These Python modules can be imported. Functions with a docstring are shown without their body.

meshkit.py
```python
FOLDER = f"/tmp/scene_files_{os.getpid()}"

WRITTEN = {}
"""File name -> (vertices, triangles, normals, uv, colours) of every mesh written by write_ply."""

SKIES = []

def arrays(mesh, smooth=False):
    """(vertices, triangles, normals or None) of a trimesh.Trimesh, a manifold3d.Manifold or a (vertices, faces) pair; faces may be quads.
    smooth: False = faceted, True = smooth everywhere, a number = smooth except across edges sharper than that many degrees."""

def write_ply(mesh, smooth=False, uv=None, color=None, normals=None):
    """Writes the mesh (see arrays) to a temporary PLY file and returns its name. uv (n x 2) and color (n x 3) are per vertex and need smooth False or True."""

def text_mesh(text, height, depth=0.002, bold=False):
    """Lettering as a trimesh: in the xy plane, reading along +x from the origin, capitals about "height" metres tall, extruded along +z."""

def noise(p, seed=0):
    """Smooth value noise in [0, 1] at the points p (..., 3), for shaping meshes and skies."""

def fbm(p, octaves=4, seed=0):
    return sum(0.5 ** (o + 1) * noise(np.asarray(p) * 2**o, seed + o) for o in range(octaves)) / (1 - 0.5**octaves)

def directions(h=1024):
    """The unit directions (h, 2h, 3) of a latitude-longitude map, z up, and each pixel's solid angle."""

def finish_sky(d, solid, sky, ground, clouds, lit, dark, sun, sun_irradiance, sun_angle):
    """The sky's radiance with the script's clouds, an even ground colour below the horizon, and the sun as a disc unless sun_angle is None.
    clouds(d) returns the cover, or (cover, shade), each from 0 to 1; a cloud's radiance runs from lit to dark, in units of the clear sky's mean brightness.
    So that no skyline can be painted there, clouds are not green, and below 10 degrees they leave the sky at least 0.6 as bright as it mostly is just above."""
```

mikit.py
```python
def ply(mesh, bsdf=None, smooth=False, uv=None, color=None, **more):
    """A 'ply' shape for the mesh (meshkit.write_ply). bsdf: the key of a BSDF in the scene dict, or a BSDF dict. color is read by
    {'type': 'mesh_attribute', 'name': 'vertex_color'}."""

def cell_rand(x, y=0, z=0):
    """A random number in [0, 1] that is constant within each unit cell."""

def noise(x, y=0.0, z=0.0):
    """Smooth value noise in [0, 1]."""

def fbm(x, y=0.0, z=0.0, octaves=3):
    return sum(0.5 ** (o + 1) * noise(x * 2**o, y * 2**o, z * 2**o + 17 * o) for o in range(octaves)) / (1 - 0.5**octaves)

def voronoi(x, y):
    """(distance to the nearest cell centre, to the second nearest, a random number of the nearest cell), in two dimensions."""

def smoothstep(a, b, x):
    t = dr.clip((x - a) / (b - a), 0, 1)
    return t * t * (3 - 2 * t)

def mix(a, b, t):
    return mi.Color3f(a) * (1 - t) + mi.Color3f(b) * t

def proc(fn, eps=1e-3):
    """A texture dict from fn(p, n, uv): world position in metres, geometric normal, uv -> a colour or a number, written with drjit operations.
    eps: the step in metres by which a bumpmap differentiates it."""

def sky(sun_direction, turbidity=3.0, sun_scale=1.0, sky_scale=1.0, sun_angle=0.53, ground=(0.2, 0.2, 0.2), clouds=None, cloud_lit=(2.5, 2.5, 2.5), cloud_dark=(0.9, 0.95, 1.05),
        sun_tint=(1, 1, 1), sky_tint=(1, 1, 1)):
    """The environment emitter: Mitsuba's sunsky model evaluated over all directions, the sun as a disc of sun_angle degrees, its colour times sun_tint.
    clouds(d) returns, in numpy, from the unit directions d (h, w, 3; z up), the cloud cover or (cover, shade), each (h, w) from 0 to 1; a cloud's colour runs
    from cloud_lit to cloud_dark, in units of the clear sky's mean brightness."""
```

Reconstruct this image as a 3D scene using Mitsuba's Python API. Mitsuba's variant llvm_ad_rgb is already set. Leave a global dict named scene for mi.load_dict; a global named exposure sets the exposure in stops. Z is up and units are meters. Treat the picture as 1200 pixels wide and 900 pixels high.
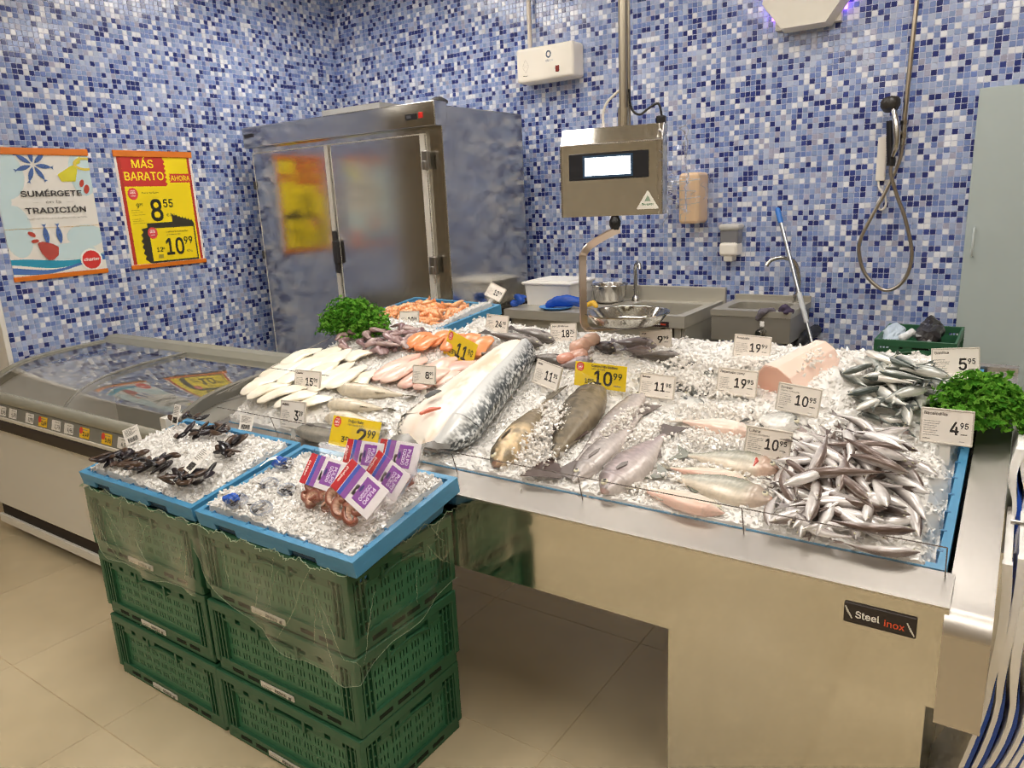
import math, random, numpy as np, trimesh, mitsuba as mi, mikit, meshkit, drjit as dr
from shapely.geometry import Polygon, Point, box as sbox
from shapely.ops import unary_union
import manifold3d as m3
T = mi.ScalarTransform4f
rng = random.Random(7); nr = np.random.RandomState(7)
scene, labels = {}, {}

# ---------------------------------------------------------------- camera, lights, exposure
CAM = np.array([4.2143, -4.0316, 1.53])
FWD = np.array([-0.55482639, 0.79602909, -0.24187883]); UP = np.array([-0.09926711663956592, 0.22531437665728227, 0.9692159053717635])
scene['camera'] = {'type': 'perspective', 'fov': 2*math.degrees(math.atan(600/866.18)), 'fov_axis': 'x', 'near_clip': 0.05, 'far_clip': 60.0,
                   'to_world': T().look_at(origin=CAM.tolist(), target=(CAM+FWD).tolist(), up=UP.tolist())}
exposure = 0.15
CEIL = 2.97
LAMP_Z, LAMP = CEIL-.02, (10.0, 9.55, 8.9)
# x, y, half sizes, share of the full radiance
LAMPS = [(0.95, -1.25, .3, .6, .85), (2.45, -2.85, .3, .6, .88), (2.45, -.95, .6, .25, .55), (3.95, -1.3, .3, .6, .75), (3.95, -3.3, .3, .6, .85), (5.5, -2.2, .3, .6, .7), (2.45, -4.7, .3, .6, .75), (5.6, -4.9, .3, .6, .5), (0.2, -4.6, .3, .6, .45), (2.4, -7.4, .3, .6, .5), (5.6, -7.4, .3, .6, .4), (-3.2, -5.6, .3, .6, .5)]  # lamps over sink, front floor and far shop are unseen, added as fill

# ---------------------------------------------------------------- helpers
def lin(h):
    if not isinstance(h, str): return tuple(h)
    h = h.lstrip('#'); c = np.array([int(h[i:i+2], 16) for i in (0, 2, 4)])/255.0
    return tuple(np.where(c <= .04045, c/12.92, ((c+.055)/1.055)**2.4))
def cat(*m): 
    m = [x for y in m for x in (y if isinstance(y, (list, tuple)) else [y])]
    return trimesh.util.concatenate(m)
def tm(v, f): return trimesh.Trimesh(np.asarray(v, float), np.asarray(f, int), process=False)
def box(x0, x1, y0, y1, z0, z1):
    b = trimesh.creation.box(extents=(abs(x1-x0), abs(y1-y0), abs(z1-z0))); b.apply_translation(((x0+x1)/2, (y0+y1)/2, (z0+z1)/2)); return b
def rbox(x0, x1, y0, y1, z0, z1, r=.004, n=8):
    r = min(r, (x1-x0)/2.01, (y1-y0)/2.01, (z1-z0)/2.01)
    s = m3.Manifold.sphere(r, n)
    h = m3.Manifold.batch_hull([s.translate([x, y, z]) for x in (x0+r, x1-r) for y in (y0+r, y1-r) for z in (z0+r, z1-r)]).to_mesh()
    return tm(h.vert_properties[:, :3], h.tri_verts)
def tube(pts, r, sides=10, cap=True):
    p = np.asarray(pts, float); n = len(p); t = np.gradient(p, axis=0); t /= np.linalg.norm(t, axis=1, keepdims=True)+1e-12
    a = np.zeros_like(p); ref = np.array([0, 0, 1.]) if abs(t[0, 2]) < .9 else np.array([1., 0, 0]); u = np.cross(t[0], ref)
    for i in range(n):
        u = u-t[i]*np.dot(u, t[i]); u /= np.linalg.norm(u)+1e-12; a[i] = u
    b = np.cross(t, a); an = np.arange(sides)*2*np.pi/sides; r = np.broadcast_to(r, (n,))
    v = (p[:, None]+r[:, None, None]*(np.cos(an)[None, :, None]*a[:, None]+np.sin(an)[None, :, None]*b[:, None])).reshape(-1, 3)
    f = []
    for i in range(n-1):
        for j in range(sides):
            k = (j+1) % sides; f += [[i*sides+j, i*sides+k, (i+1)*sides+k], [i*sides+j, (i+1)*sides+k, (i+1)*sides+j]]
    if cap:
        v = np.vstack([v, p[:1], p[-1:]]); c0, c1 = n*sides, n*sides+1
        for j in range(sides):
            k = (j+1) % sides; f += [[c0, k, j], [c1, (n-1)*sides+j, (n-1)*sides+k]]
    return tm(v, f)
def curve(pts, n=24):
    p = np.asarray(pts, float); m = len(p); out = []
    q = np.vstack([2*p[0]-p[1], p, 2*p[-1]-p[-2]])
    for s in np.linspace(0, m-1, n):
        i = min(int(s), m-2); u = s-i; a, b, c, d = q[i:i+4]
        out.append(.5*((2*b)+(-a+c)*u+(2*a-5*b+4*c-d)*u*u+(-a+3*b-3*c+d)*u**3))
    return np.array(out)
def lathe(prof, n=28): 
    return trimesh.creation.revolve(np.asarray(prof, float), sections=n)
def prism(poly, h):
    gs = getattr(poly, 'geoms', [poly])
    return cat([trimesh.creation.extrude_polygon(g, h, engine='earcut') for g in gs if g.area > 1e-10])
def frame(o, ex, ey, ez):
    m = np.eye(4); m[:3, 0], m[:3, 1], m[:3, 2], m[:3, 3] = ex, ey, ez, o; return m
def rot(ax, deg, o=(0, 0, 0)): return trimesh.transformations.rotation_matrix(math.radians(deg), ax, o)
def mv(mesh, m): mesh = mesh.copy(); mesh.apply_transform(m); return mesh
def sh(mesh, v): return mv(mesh, trimesh.transformations.translation_matrix(v))
def text(s, h, bold=False, d=.0012, align='l', width=None):
    m = meshkit.text_mesh(s, h, d, bold)
    if width: m.apply_scale([width/(m.bounds[1][0]-m.bounds[0][0]), 1, 1])
    x0, x1 = m.bounds[0][0], m.bounds[1][0]
    m.apply_translation([{'l': -x0, 'c': -(x0+x1)/2, 'r': -x1}[align], 0, 0]); return m
_used = {}
def new(name):
    k = _used.get(name, -1)+1; _used[name] = k
    return name if k == 0 else f'{name}_{k:03d}'
def shape(mesh, mat='plastic', c=None, smooth=None, col=None):
    """mesh -> ply dict; c one colour for the mesh, col an array per vertex (then smooth True/False)"""
    if smooth not in (None, False, True):
        mesh = trimesh.graph.smooth_shade(mesh, angle=math.radians(smooth), facet_minarea=None); smooth = True
    if c is not None: col = np.tile(np.array(lin(c)), (len(mesh.vertices), 1))
    return mikit.ply(mesh, mat, bool(smooth), color=col)
def lab(key, label=None, cat=None, group=None, kind=None):
    d = {k: v for k, v in (('label', label), ('category', cat), ('group', group), ('kind', kind)) if v}
    if d: labels[key] = d
    return key
def put(key, mesh, mat='plastic', c=None, smooth=None, col=None, tw=None, **L):
    s = mesh if isinstance(mesh, dict) else shape(mesh, mat, c, smooth, col)
    if tw is not None: s = {**s, 'to_world': T(np.asarray(tw).tolist())}
    scene[key] = s; lab(key, **L); return key
def part(parent, name, mesh, mat='plastic', c=None, smooth=None, col=None, tw=None, label=None, kind=None):
    return put(new(parent+'__'+name), mesh, mat, c, smooth, col, tw, label=label, kind=kind)
def thing(name, label, cat, group=None): return lab(new(name), label, cat, group)

# ---------------------------------------------------------------- materials (few, colour comes with the vertices)
VC = {'type': 'mesh_attribute', 'name': 'vertex_color'}
def princ(**k): return {'type': 'twosided', 'b': {'type': 'principled', 'base_color': VC, **k}}
scene['matte'] = princ(roughness=.7, specular=.3)
scene['plastic'] = princ(roughness=.38, specular=.5)
scene['gloss'] = princ(roughness=.13, specular=.5)
scene['wet'] = princ(roughness=.22, specular=.7)
scene['fishskin'] = princ(roughness=.28, specular=.8, metallic=.3)
scene['skin'] = princ(roughness=.3, specular=.8, metallic=.08)
scene['lid'] = {'type': 'thindielectric', 'int_ior': 2.1}
scene['ice'] = princ(roughness=.2, specular=.9)
scene['metal'] = {'type': 'twosided', 'b': {'type': 'principled', 'base_color': VC, 'metallic': 1.0, 'roughness': .28}}
def rough_steel(alpha, tint=(.78, .75, .70), bump=None):
    b = {'type': 'roughconductor', 'distribution': 'ggx', 'alpha': alpha, 'eta': {'type': 'rgb', 'value': [2.6, 2.5, 2.4]}, 'k': {'type': 'rgb', 'value': [3.6, 3.4, 3.2]}, 'specular_reflectance': {'type': 'rgb', 'value': [min(1, t*1.35) for t in tint]}}
    if bump: b = {'type': 'bumpmap', 'arbitrary': mikit.proc(bump, .004), 'scale': 1.0, 'bsdf': b}
    return {'type': 'twosided', 'b': b}
scene['steel'] = rough_steel(.16, (.68, .655, .62))
scene['steel_soft'] = rough_steel(.02)
scene['steel_bright'] = rough_steel(.007)
scene['satin'] = {'type': 'twosided', 'b': {'type': 'principled', 'base_color': VC, 'metallic': .45, 'roughness': .38, 'specular': .6}}
scene['chrome'] = rough_steel(.03, (.8, .8, .8))
scene['clear'] = {'type': 'thindielectric', 'int_ior': 1.49}
scene['film'] = {'type': 'thindielectric', 'int_ior': 1.38}
scene['leaf'] = {'type': 'principledthin', 'base_color': VC, 'roughness': .4, 'diff_trans': .7, 'spec_trans': 0.0}
def floor_fn(p, n, uv):
    a = mikit.fbm(p.x*2.2, p.y*2.2, 3.0, 4); b = mikit.noise(p.x*14, p.y*14, 1.0)
    t = mikit.cell_rand(dr.floor((p.x-3.237)/.62), dr.floor((p.y+2.54)/.62), 5)
    return mikit.mix((.51, .415, .26), (.63, .525, .35), a)*(.95+.05*b)*(.96+.07*t)
scene['floor_mat'] = {'type': 'twosided', 'b': {'type': 'principled', 'base_color': mikit.proc(floor_fn), 'roughness': .33, 'specular': .45}}

# ---------------------------------------------------------------- the room
WX1 = 3.985
put('floor', box(-4.6, 9, -9.2, .12, -.05, -.003), 'matte', '#6d5f48', kind='structure')
fx = [3.237+.62*i for i in range(-12, 10)]; fy = [-2.54+.62*i for i in range(-10, 5)]
slab = shape(cat([tm([[.0015, .0015, 0], [.6185, .0015, 0], [.6185, .6185, 0], [.0015, .6185, 0], [0, 0, -.003], [.62, 0, -.003], [.62, .62, -.003], [0, .62, -.003]],
    [[0, 1, 2], [0, 2, 3], [4, 5, 1], [4, 1, 0], [5, 6, 2], [5, 2, 1], [6, 7, 3], [6, 3, 2], [7, 4, 0], [7, 0, 3]])]), 'floor_mat')
for X in fx:
    for Y in fy:
        if -2.5 < X < 5.6 and -5.2 < Y < .0: part('floor', 'tile', slab, tw=trimesh.transformations.translation_matrix([X, Y, 0]))
rest = [box(X+.0015, X+.6185, Y+.0015, Y+.6185, -.003, 0) for X in fx for Y in fy if not (-2.5 < X < 5.6 and -5.2 < Y < -.0) and Y < .0 and -4.5 < X < 8.3]
part('floor', 'far_tile', cat(rest), 'floor_mat', kind='stuff')
put('ceiling', box(-4.6, 9, -9.2, .12, CEIL, CEIL+.06), 'matte', '#d8d4cc', kind='structure')
put('wall_right', box(8.9, 9, -9.2, .1, 0, CEIL), 'matte', '#cfc8ba', kind='structure')
put('wall_far', box(-4.6, 9, -9.3, -9.2, 0, CEIL), 'matte', '#e0d9cb', kind='structure')
put('wall_store', box(-4.7, -4.6, -9.2, .12, 0, CEIL), 'matte', '#c8c0b2', kind='structure')
put('wall_back', box(-4.6, 9, 0.0, .12, 0, CEIL), 'matte', '#bfc3d6', kind='structure')
put('wall_left', box(-.14, 0.0, -2.442, 0, 0, CEIL), 'matte', '#bfc3d6', kind='structure')
PIT = .0261
PAL = np.array([lin(c) for c in ('#28326f', '#364383', '#6a7db3', '#7b8ebf', '#8b9dc5', '#a2afcf', '#b2bdd5', '#dfe1e8', '#a5a6bd')])
WGT = np.array([.13, .06, .10, .11, .19, .15, .08, .13, .05]); WGT = WGT/WGT.sum()
def mosaic(nu, nv, to3, seed):
    r = np.random.RandomState(seed); iu, iv = np.meshgrid(np.arange(nu), np.arange(nv), indexing='ij'); iu, iv = iu.ravel(), iv.ravel(); n = len(iu)
    g = .0013; b = .0011; s = PIT
    base = np.array([[g, g, 0], [s-g, g, 0], [s-g, s-g, 0], [g, s-g, 0], [g+b, g+b, 1], [s-g-b, g+b, 1], [s-g-b, s-g-b, 1], [g+b, s-g-b, 1]])
    tri = np.array([[4, 5, 6], [4, 6, 7], [0, 1, 5], [0, 5, 4], [1, 2, 6], [1, 6, 5], [2, 3, 7], [2, 7, 6], [3, 0, 4], [3, 4, 7]])
    P = np.tile(base, (n, 1, 1)); P[..., 0] += (iu*s)[:, None]; P[..., 1] += (iv*s)[:, None]
    tilt = r.normal(0, .0035, (n, 2)); cx, cy = (iu+.5)*s, (iv+.5)*s
    hgt = .0028+(P[..., 0]-cx[:, None])*tilt[:, :1]+(P[..., 1]-cy[:, None])*tilt[:, 1:]
    P[..., 2] = np.where(base[:, 2] > 0, hgt, -.0005)
    V = to3(P.reshape(-1, 3)); F = (tri[None]+(np.arange(n)*8)[:, None, None]).reshape(-1, 3)
    k = r.choice(len(PAL), n, p=WGT); col = PAL[k]*(1+r.normal(0, .05, (n, 1)))
    return tm(V, F), np.repeat(np.clip(col, 0, 1), 8, 0)
NB = int(5.4/PIT); m, c = mosaic(NB, 114, lambda P: np.stack([P[:, 0], -P[:, 2], P[:, 1]], 1), 11)
part('wall_back', 'tile', m, 'gloss', col=c, kind='stuff', label='small square glass mosaic tiles in blues and white')
m, c = mosaic(93, 114, lambda P: np.stack([P[:, 2], P[:, 0]-2.428, P[:, 1]], 1), 12)
part('wall_left', 'tile', m, 'gloss', col=c, kind='stuff', label='small square glass mosaic tiles in blues and white')
put('trim_1', box(-.15, .004, -2.452, -2.43, 0, CEIL), 'plastic', '#d9d6d0', kind='structure')
# ceiling lamps, inferred ones and added fill
for i, (x, y, a, b, q) in enumerate(LAMPS):
    t = thing('ceiling_lamp', 'unseen flat rectangular ceiling lamp with a thin white frame, several added as fill', 'ceiling lamp', 'ceiling lamps of the shop')
    part(t, 'housing', cat(box(x-a-.02, x+a+.02, y-b-.02, y-b, CEIL-.04, CEIL), box(x-a-.02, x+a+.02, y+b, y+b+.02, CEIL-.04, CEIL), box(x-a-.02, x-a, y-b, y+b, CEIL-.04, CEIL), box(x+a, x+a+.02, y-b, y+b, CEIL-.04, CEIL)), 'matte', '#e8e6e2')
    d = tm([[x-a, y-b, LAMP_Z], [x+a, y-b, LAMP_Z], [x+a, y+b, LAMP_Z], [x-a, y+b, LAMP_Z]], [[0, 2, 1], [0, 3, 2]])
    k = part(t, 'diffuser', d, 'matte', '#ffffff'); scene[k]['emitter'] = {'type': 'area', 'radiance': {'type': 'rgb', 'value': [q*v for v in LAMP]}}
# grey sliding panel on the right of the back wall
put('door_1', rbox(3.985, 5.3, -.07, -.012, .02, 1.903, .003), 'plastic', '#a9b4b4', smooth=30, kind='structure', label='pale grey green door panel at the right end of the tiled wall')
h = curve([(4.02, -.072, 1.31), (4.02, -.10, 1.305), (4.02, -.112, 1.25), (4.02, -.10, 1.195), (4.02, -.072, 1.19)], 14)
part('door_1', 'door_handle', tube(h, .005, 8), 'plastic', '#b9c2c2', smooth=40)
# ---------------------------------------------------------------- posters on the left wall
def flat(o, ex, ey):
    ez = np.cross(ex, ey); return frame(np.array(o, float), np.array(ex, float), np.array(ey, float), ez)
def ell(x, y, a, b, ang=0, n=24):
    t = np.linspace(0, 2*np.pi, n, endpoint=False); c, s = math.cos(ang), math.sin(ang)
    return Polygon([(x+a*math.cos(q)*c-b*math.sin(q)*s, y+a*math.cos(q)*s+b*math.sin(q)*c) for q in t])
class Print:
    """flat printed figures in the local xy plane, each a hair above the last"""
    def __init__(s): s.m, s.c, s.z = [], [], .0004
    def add(s, poly, c, up=.00015, h=.0002):
        if poly.is_empty: return
        s.mesh(sh(prism(poly, h), (0, 0, s.z)), c); s.z += up
    def txt(s, st, x, y, h, c, bold=False, align='l', width=None):
        s.mesh(sh(text(st, h, bold, .0004, align, width), (x, y, s.z)), c)
    def mesh(s, m, c): s.m.append(m); s.c.append(np.tile(lin(c), (len(m.vertices), 1)))
    def out(s): return cat(s.m), np.vstack(s.c)
W, H = .47, .647
def fishpoly(L, w):
    t = np.linspace(0, 1, 12); b = w*np.sin(np.pi*t)**.8
    return unary_union([Polygon(list(zip(t*L*.86, b))+list(zip(t[::-1]*L*.86, -b[::-1]))).buffer(.0003), Polygon([(L*.82, 0), (L, w*.9), (L*.95, 0), (L, -w*.9)])])
from shapely import affinity as af
def poster(y, z, name, label):
    k = thing(name, label, 'poster'); M = flat((.004, y, z), (0, 1, 0), (0, 0, 1))
    part(k, 'top_bar', mv(rbox(-.004, W+.004, H-.03, H+.004, -.001, .008, .002), M), 'plastic', '#d9782a', smooth=30, label='orange top rail')
    part(k, 'bottom_bar', mv(rbox(-.004, W+.004, -.006, .018, -.001, .008, .002), M), 'plastic', '#d2701f', smooth=30, label='orange bottom rail')
    return k, M
k, M = poster(-2.348, 1.245, 'poster', 'white poster with fish drawings reading SUMÉRGETE en la TRADICIÓN')
part(k, 'sheet', mv(box(0, W, 0, H, -.001, 0), M), 'plastic', '#e3e0da')
p = Print(); clip = sbox(0, .02, W, H-.03)
for (x, y, a, b) in ((.05, .52, .09, .12), (.0, .42, .06, .13), (.43, .53, .07, .12), (.06, .24, .07, .13), (.39, .2, .1, .06), (.3, .12, .13, .05), (.36, .215, .03, .03)): p.add(ell(x, y, a, b).intersection(clip), '#c3d9de')
t = np.linspace(0, W, 40)
for (c, a, b, f0, f1) in (('#2f93b3', .085, .02, 9, 0), ('#e3e0da', .06, .022, 10, .6), ('#4a70b0', .052, .018, 11, .8), ('#e3e0da', .028, .012, 12, 1.2)):
    p.add(Polygon([(0, .018)]+[(x, max(.02, a+b*math.cos(f0*x+f1)+.03*(x/W)**2)) for x in t]+[(W, .018)]).intersection(clip), c)
p.add(sbox(0, .253, W, .255), '#c8a55a')
for i in range(7): p.add(af.translate(af.rotate(af.translate(fishpoly(.085, .011), .012, 0), 360/7*i+95, origin=(0, 0)), .19, .568), '#49659f')
for i, x in enumerate((.19, .255)): p.add(af.translate(af.rotate(fishpoly(.105, .014), 92, origin=(0, 0)), x, .17), '#4a67a3')
p.add(Polygon([(.30, .52), (.315, .485), (.385, .485), (.405, .545), (.395, .57), (.375, .565)]), '#d3cc3a'); p.add(Polygon([(.385, .56), (.41, .6), (.43, .615), (.425, .58)]), '#d3cc3a')
p.add(ell(.45, .575, .062, .034).difference(ell(.45, .575, .048, .022)).intersection(clip), '#e0c95a')
for (x, y, a, b, r) in ((.415, .475, .011, .02, -.4), (.435, .445, .014, .024, -.3), (.12, .225, .02, .011, -.6), (.13, .19, .019, .009, .1)): p.add(ell(x, y, a, b, r), '#b5493c')
p.add(Polygon([(.145, .175), (.165, .18), (.21, .165), (.232, .15), (.225, .115), (.2, .095), (.18, .095), (.155, .13)]).buffer(.006), '#b04a42')
p.add(ell(.395, .075, .058, .058, n=40), '#eceae6'); p.add(ell(.395, .073, .049, .049, n=40), '#cf3a38'); p.txt('charter', .395, .068, .016, '#f2eeea', True, 'c', .082)
p.txt('SUMÉRGETE', .255, .412, .027, '#33312f', True, 'c', .30); p.txt('en la', .255, .376, .016, '#8a8780', False, 'c', .075); p.txt('TRADICIÓN', .262, .328, .027, '#33312f', True, 'c', .30)
p.add(sbox(.155, .381, .19, .3825), '#b9b4aa'); p.add(sbox(.32, .381, .355, .3825), '#b9b4aa')
p.txt('SUMÉRGETE EN LA TRADICIÓN DE CALIDAD', .262, .298, .006, '#8d8a85', False, 'c', .30)
m, c = p.out(); part(k, 'print', mv(m, M), 'plastic', col=c)
k, M = poster(-1.735, 1.245, 'poster', 'yellow and red poster reading MÁS BARATO AHORA with prices 8,55 and 10,99')
part(k, 'sheet', mv(box(0, W, 0, H, -.001, 0), M), 'plastic', '#e9dfd8')
p = Print()
p.add(sbox(.014, .02, W-.014, H-.03), '#b23a30'); p.add(sbox(.034, .02, W-.03, H-.03), '#f0d61c')
zz = [(.034, H-.03), (.034, .455), (.285, .455)]+[(.285+(.012 if i % 2 else 0), .455+.0125*i) for i in range(1, 13)]+[(.285, H-.03)]
p.add(Polygon(zz), '#c63a34'); zz = [(.31, .475), (.455, .475), (.445, .5), (.455, .525), (.31, .525)]+[(.31+(.008 if i % 2 else 0), .525-.0085*i) for i in range(1, 6)]
p.add(Polygon(zz), '#c63a34')
p.txt('MÁS', .16, .558, .044, '#f4d62a', True, 'c', .13); p.txt('BARATO', .16, .49, .044, '#f4d62a', True, 'c', .235); p.txt('AHORA', .382, .486, .028, '#f4d62a', True, 'c', .125)
p.txt('8', .165, .262, .118, '#2b2a22', True, width=.075); p.txt('55', .248, .335, .045, '#2b2a22', True, width=.062); p.txt('€/kg', .26, .282, .018, '#6a6540', False)
p.txt('Pieza del Norte', .13, .415, .009, '#5a5330', False, width=.10); p.txt('9', .085, .335, .025, '#2b2a22', True); p.txt('95', .103, .348, .012, '#2b2a22', True)
for i, y in enumerate((.322, .31, .296, .272, .262, .25)): p.add(sbox(.05, y, .05+.05+.03*((i*7) % 3)/2, y+.003), '#b7a52c')
sun = Polygon([(.12, .02)]+[(.105-.014*(i % 2)-.012*math.sin(i*.28), .03+.017*i) for i in range(1, 12)]+[(.13, .225), (.13, .248), (.29, .25), (.29, .298)]+[(.3+.0095*i, .297-.003*i-.012*(i % 2)) for i in range(1, 13)]+[(.428, .235), (.428, .02)])
p.add(sun, '#37352b'); p.add(Polygon([(.135, .03), (.42, .03), (.42, .218), (.135, .218)]), '#f0d61c')
for (x, y) in ((.075, .415), (.155, .192)):
    p.add(ell(x, y, .03, .033), '#d8494d'); p.txt('MÁS', x, y, .011, '#f6e9e4', True, 'c'); p.add(sbox(x-.014, y+.014, x+.014, y+.019), '#f0d0c8'); p.add(sbox(x-.014, y-.014, x+.014, y-.009), '#f0d0c8')
p.txt('10', .225, .062, .092, '#2b2a22', True, width=.115); p.txt('99', .345, .118, .04, '#2b2a22', True, width=.055); p.txt('€/kg', .355, .07, .013, '#8a8040', False)
p.txt('12', .165, .083, .024, '#2b2a22', True); p.txt('95', .197, .095, .011, '#2b2a22', True); p.add(sbox(.17, .045, .2, .066), '#a89a3a')
p.txt('Lomitos Extra Bacalao', .24, .19, .009, '#5a5330', False, width=.14); p.add(sbox(.24, .176, .33, .179), '#8f8340')
m, c = p.out(); part(k, 'print', mv(m, M), 'plastic', col=c)

# ---------------------------------------------------------------- double door steel refrigerator
k = thing('refrigerator', 'large stainless steel two-door refrigerator cabinet in the tiled corner', 'refrigerator')
part(k, 'cabinet', cat(rbox(.172, 1.70, -.941, -.195, .1, 2.012, .004), box(.2, 1.67, -.9, -.24, 0, .1)), 'steel_soft', smooth=30)
part(k, 'header', rbox(.16, 1.702, -.994, -.89, 1.911, 2.032, .006), 'steel_soft', smooth=30)
for i, (a, b) in enumerate(((.193, .871), (.891, 1.594))):
    d = part(k, 'door', rbox(a, b, -.963, -.942, .14, 1.882, .006), 'steel_soft', smooth=30)
    part(d, 'edge_strip', cat(box(a, a+.006, -.9645, -.942, .14, 1.882), box(a, b, -.9645, -.942, 1.876, 1.882), box(b-.028, b, -.9655, -.942, .14, 1.882)), 'plastic', '#cfccc4', label='bright edge strip')
    if i == 0: part(d, 'handle', cat(rbox(b-.012, b+.028, -.995, -.963, 1.21, 1.345, .008), rbox(b-.02, b+.012, -.98, -.963, 1.155, 1.4, .005)), 'plastic', '#2d2c2e', smooth=30, label='black latch handle')
    for z in ((.5, 1.21, 1.75) if i else (.55, 1.26, 1.69)):
        if i: part(d, 'hinge', cat(rbox(b-.004, b+.038, -.99, -.963, z-.05, z+.045, .006), rbox(b+.005, b+.034, -1.005, -.985, z-.05, z-.005, .006)), 'metal', '#a09d98', smooth=30)
        else: part(d, 'hinge', rbox(a-.012, a+.004, -.975, -.95, z-.025, z+.025, .004), 'plastic', '#3a393a', smooth=30)
cp_ = part(k, 'control_panel', rbox(1.507, 1.584, -.998, -.993, 1.95, 1.979, .001), 'plastic', '#1d1c1f'); part(cp_, 'display', box(1.517, 1.548, -.9995, -.997, 1.957, 1.972), 'plastic', '#55565c')
part(k, 'power_switch', rbox(1.599, 1.623, -1.001, -.993, 1.953, 1.982, .002), 'plastic', '#d8261c', smooth=30, label='red power switch')
part(k, 'badge', rbox(.18, .27, -.997, -.993, 1.97, 1.992, .001), 'plastic', '#2a2729'); part(k, 'cable_gland', mv(lathe([(0, 0), (.05, 0), (.05, .012), (.02, .03), (0, .03)]), trimesh.transformations.translation_matrix((1.633, -.873, 2.03))), 'plastic', '#2a292b', smooth=30)
g = thing('condenser_grille', 'grey ventilation grille lying on top of the steel refrigerator', 'grille')
m = [box(.61, 1.09, -.74, -.72, 2.013, 2.104), box(.61, .63, -.74, -.38, 2.013, 2.104), box(1.07, 1.09, -.74, -.38, 2.013, 2.104)]+[box(.61, 1.09, -.72+.021*i, -.714+.021*i, 2.08, 2.104) for i in range(16)]
part(g, 'frame', cat(m), 'plastic', '#9b9a98')
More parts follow.
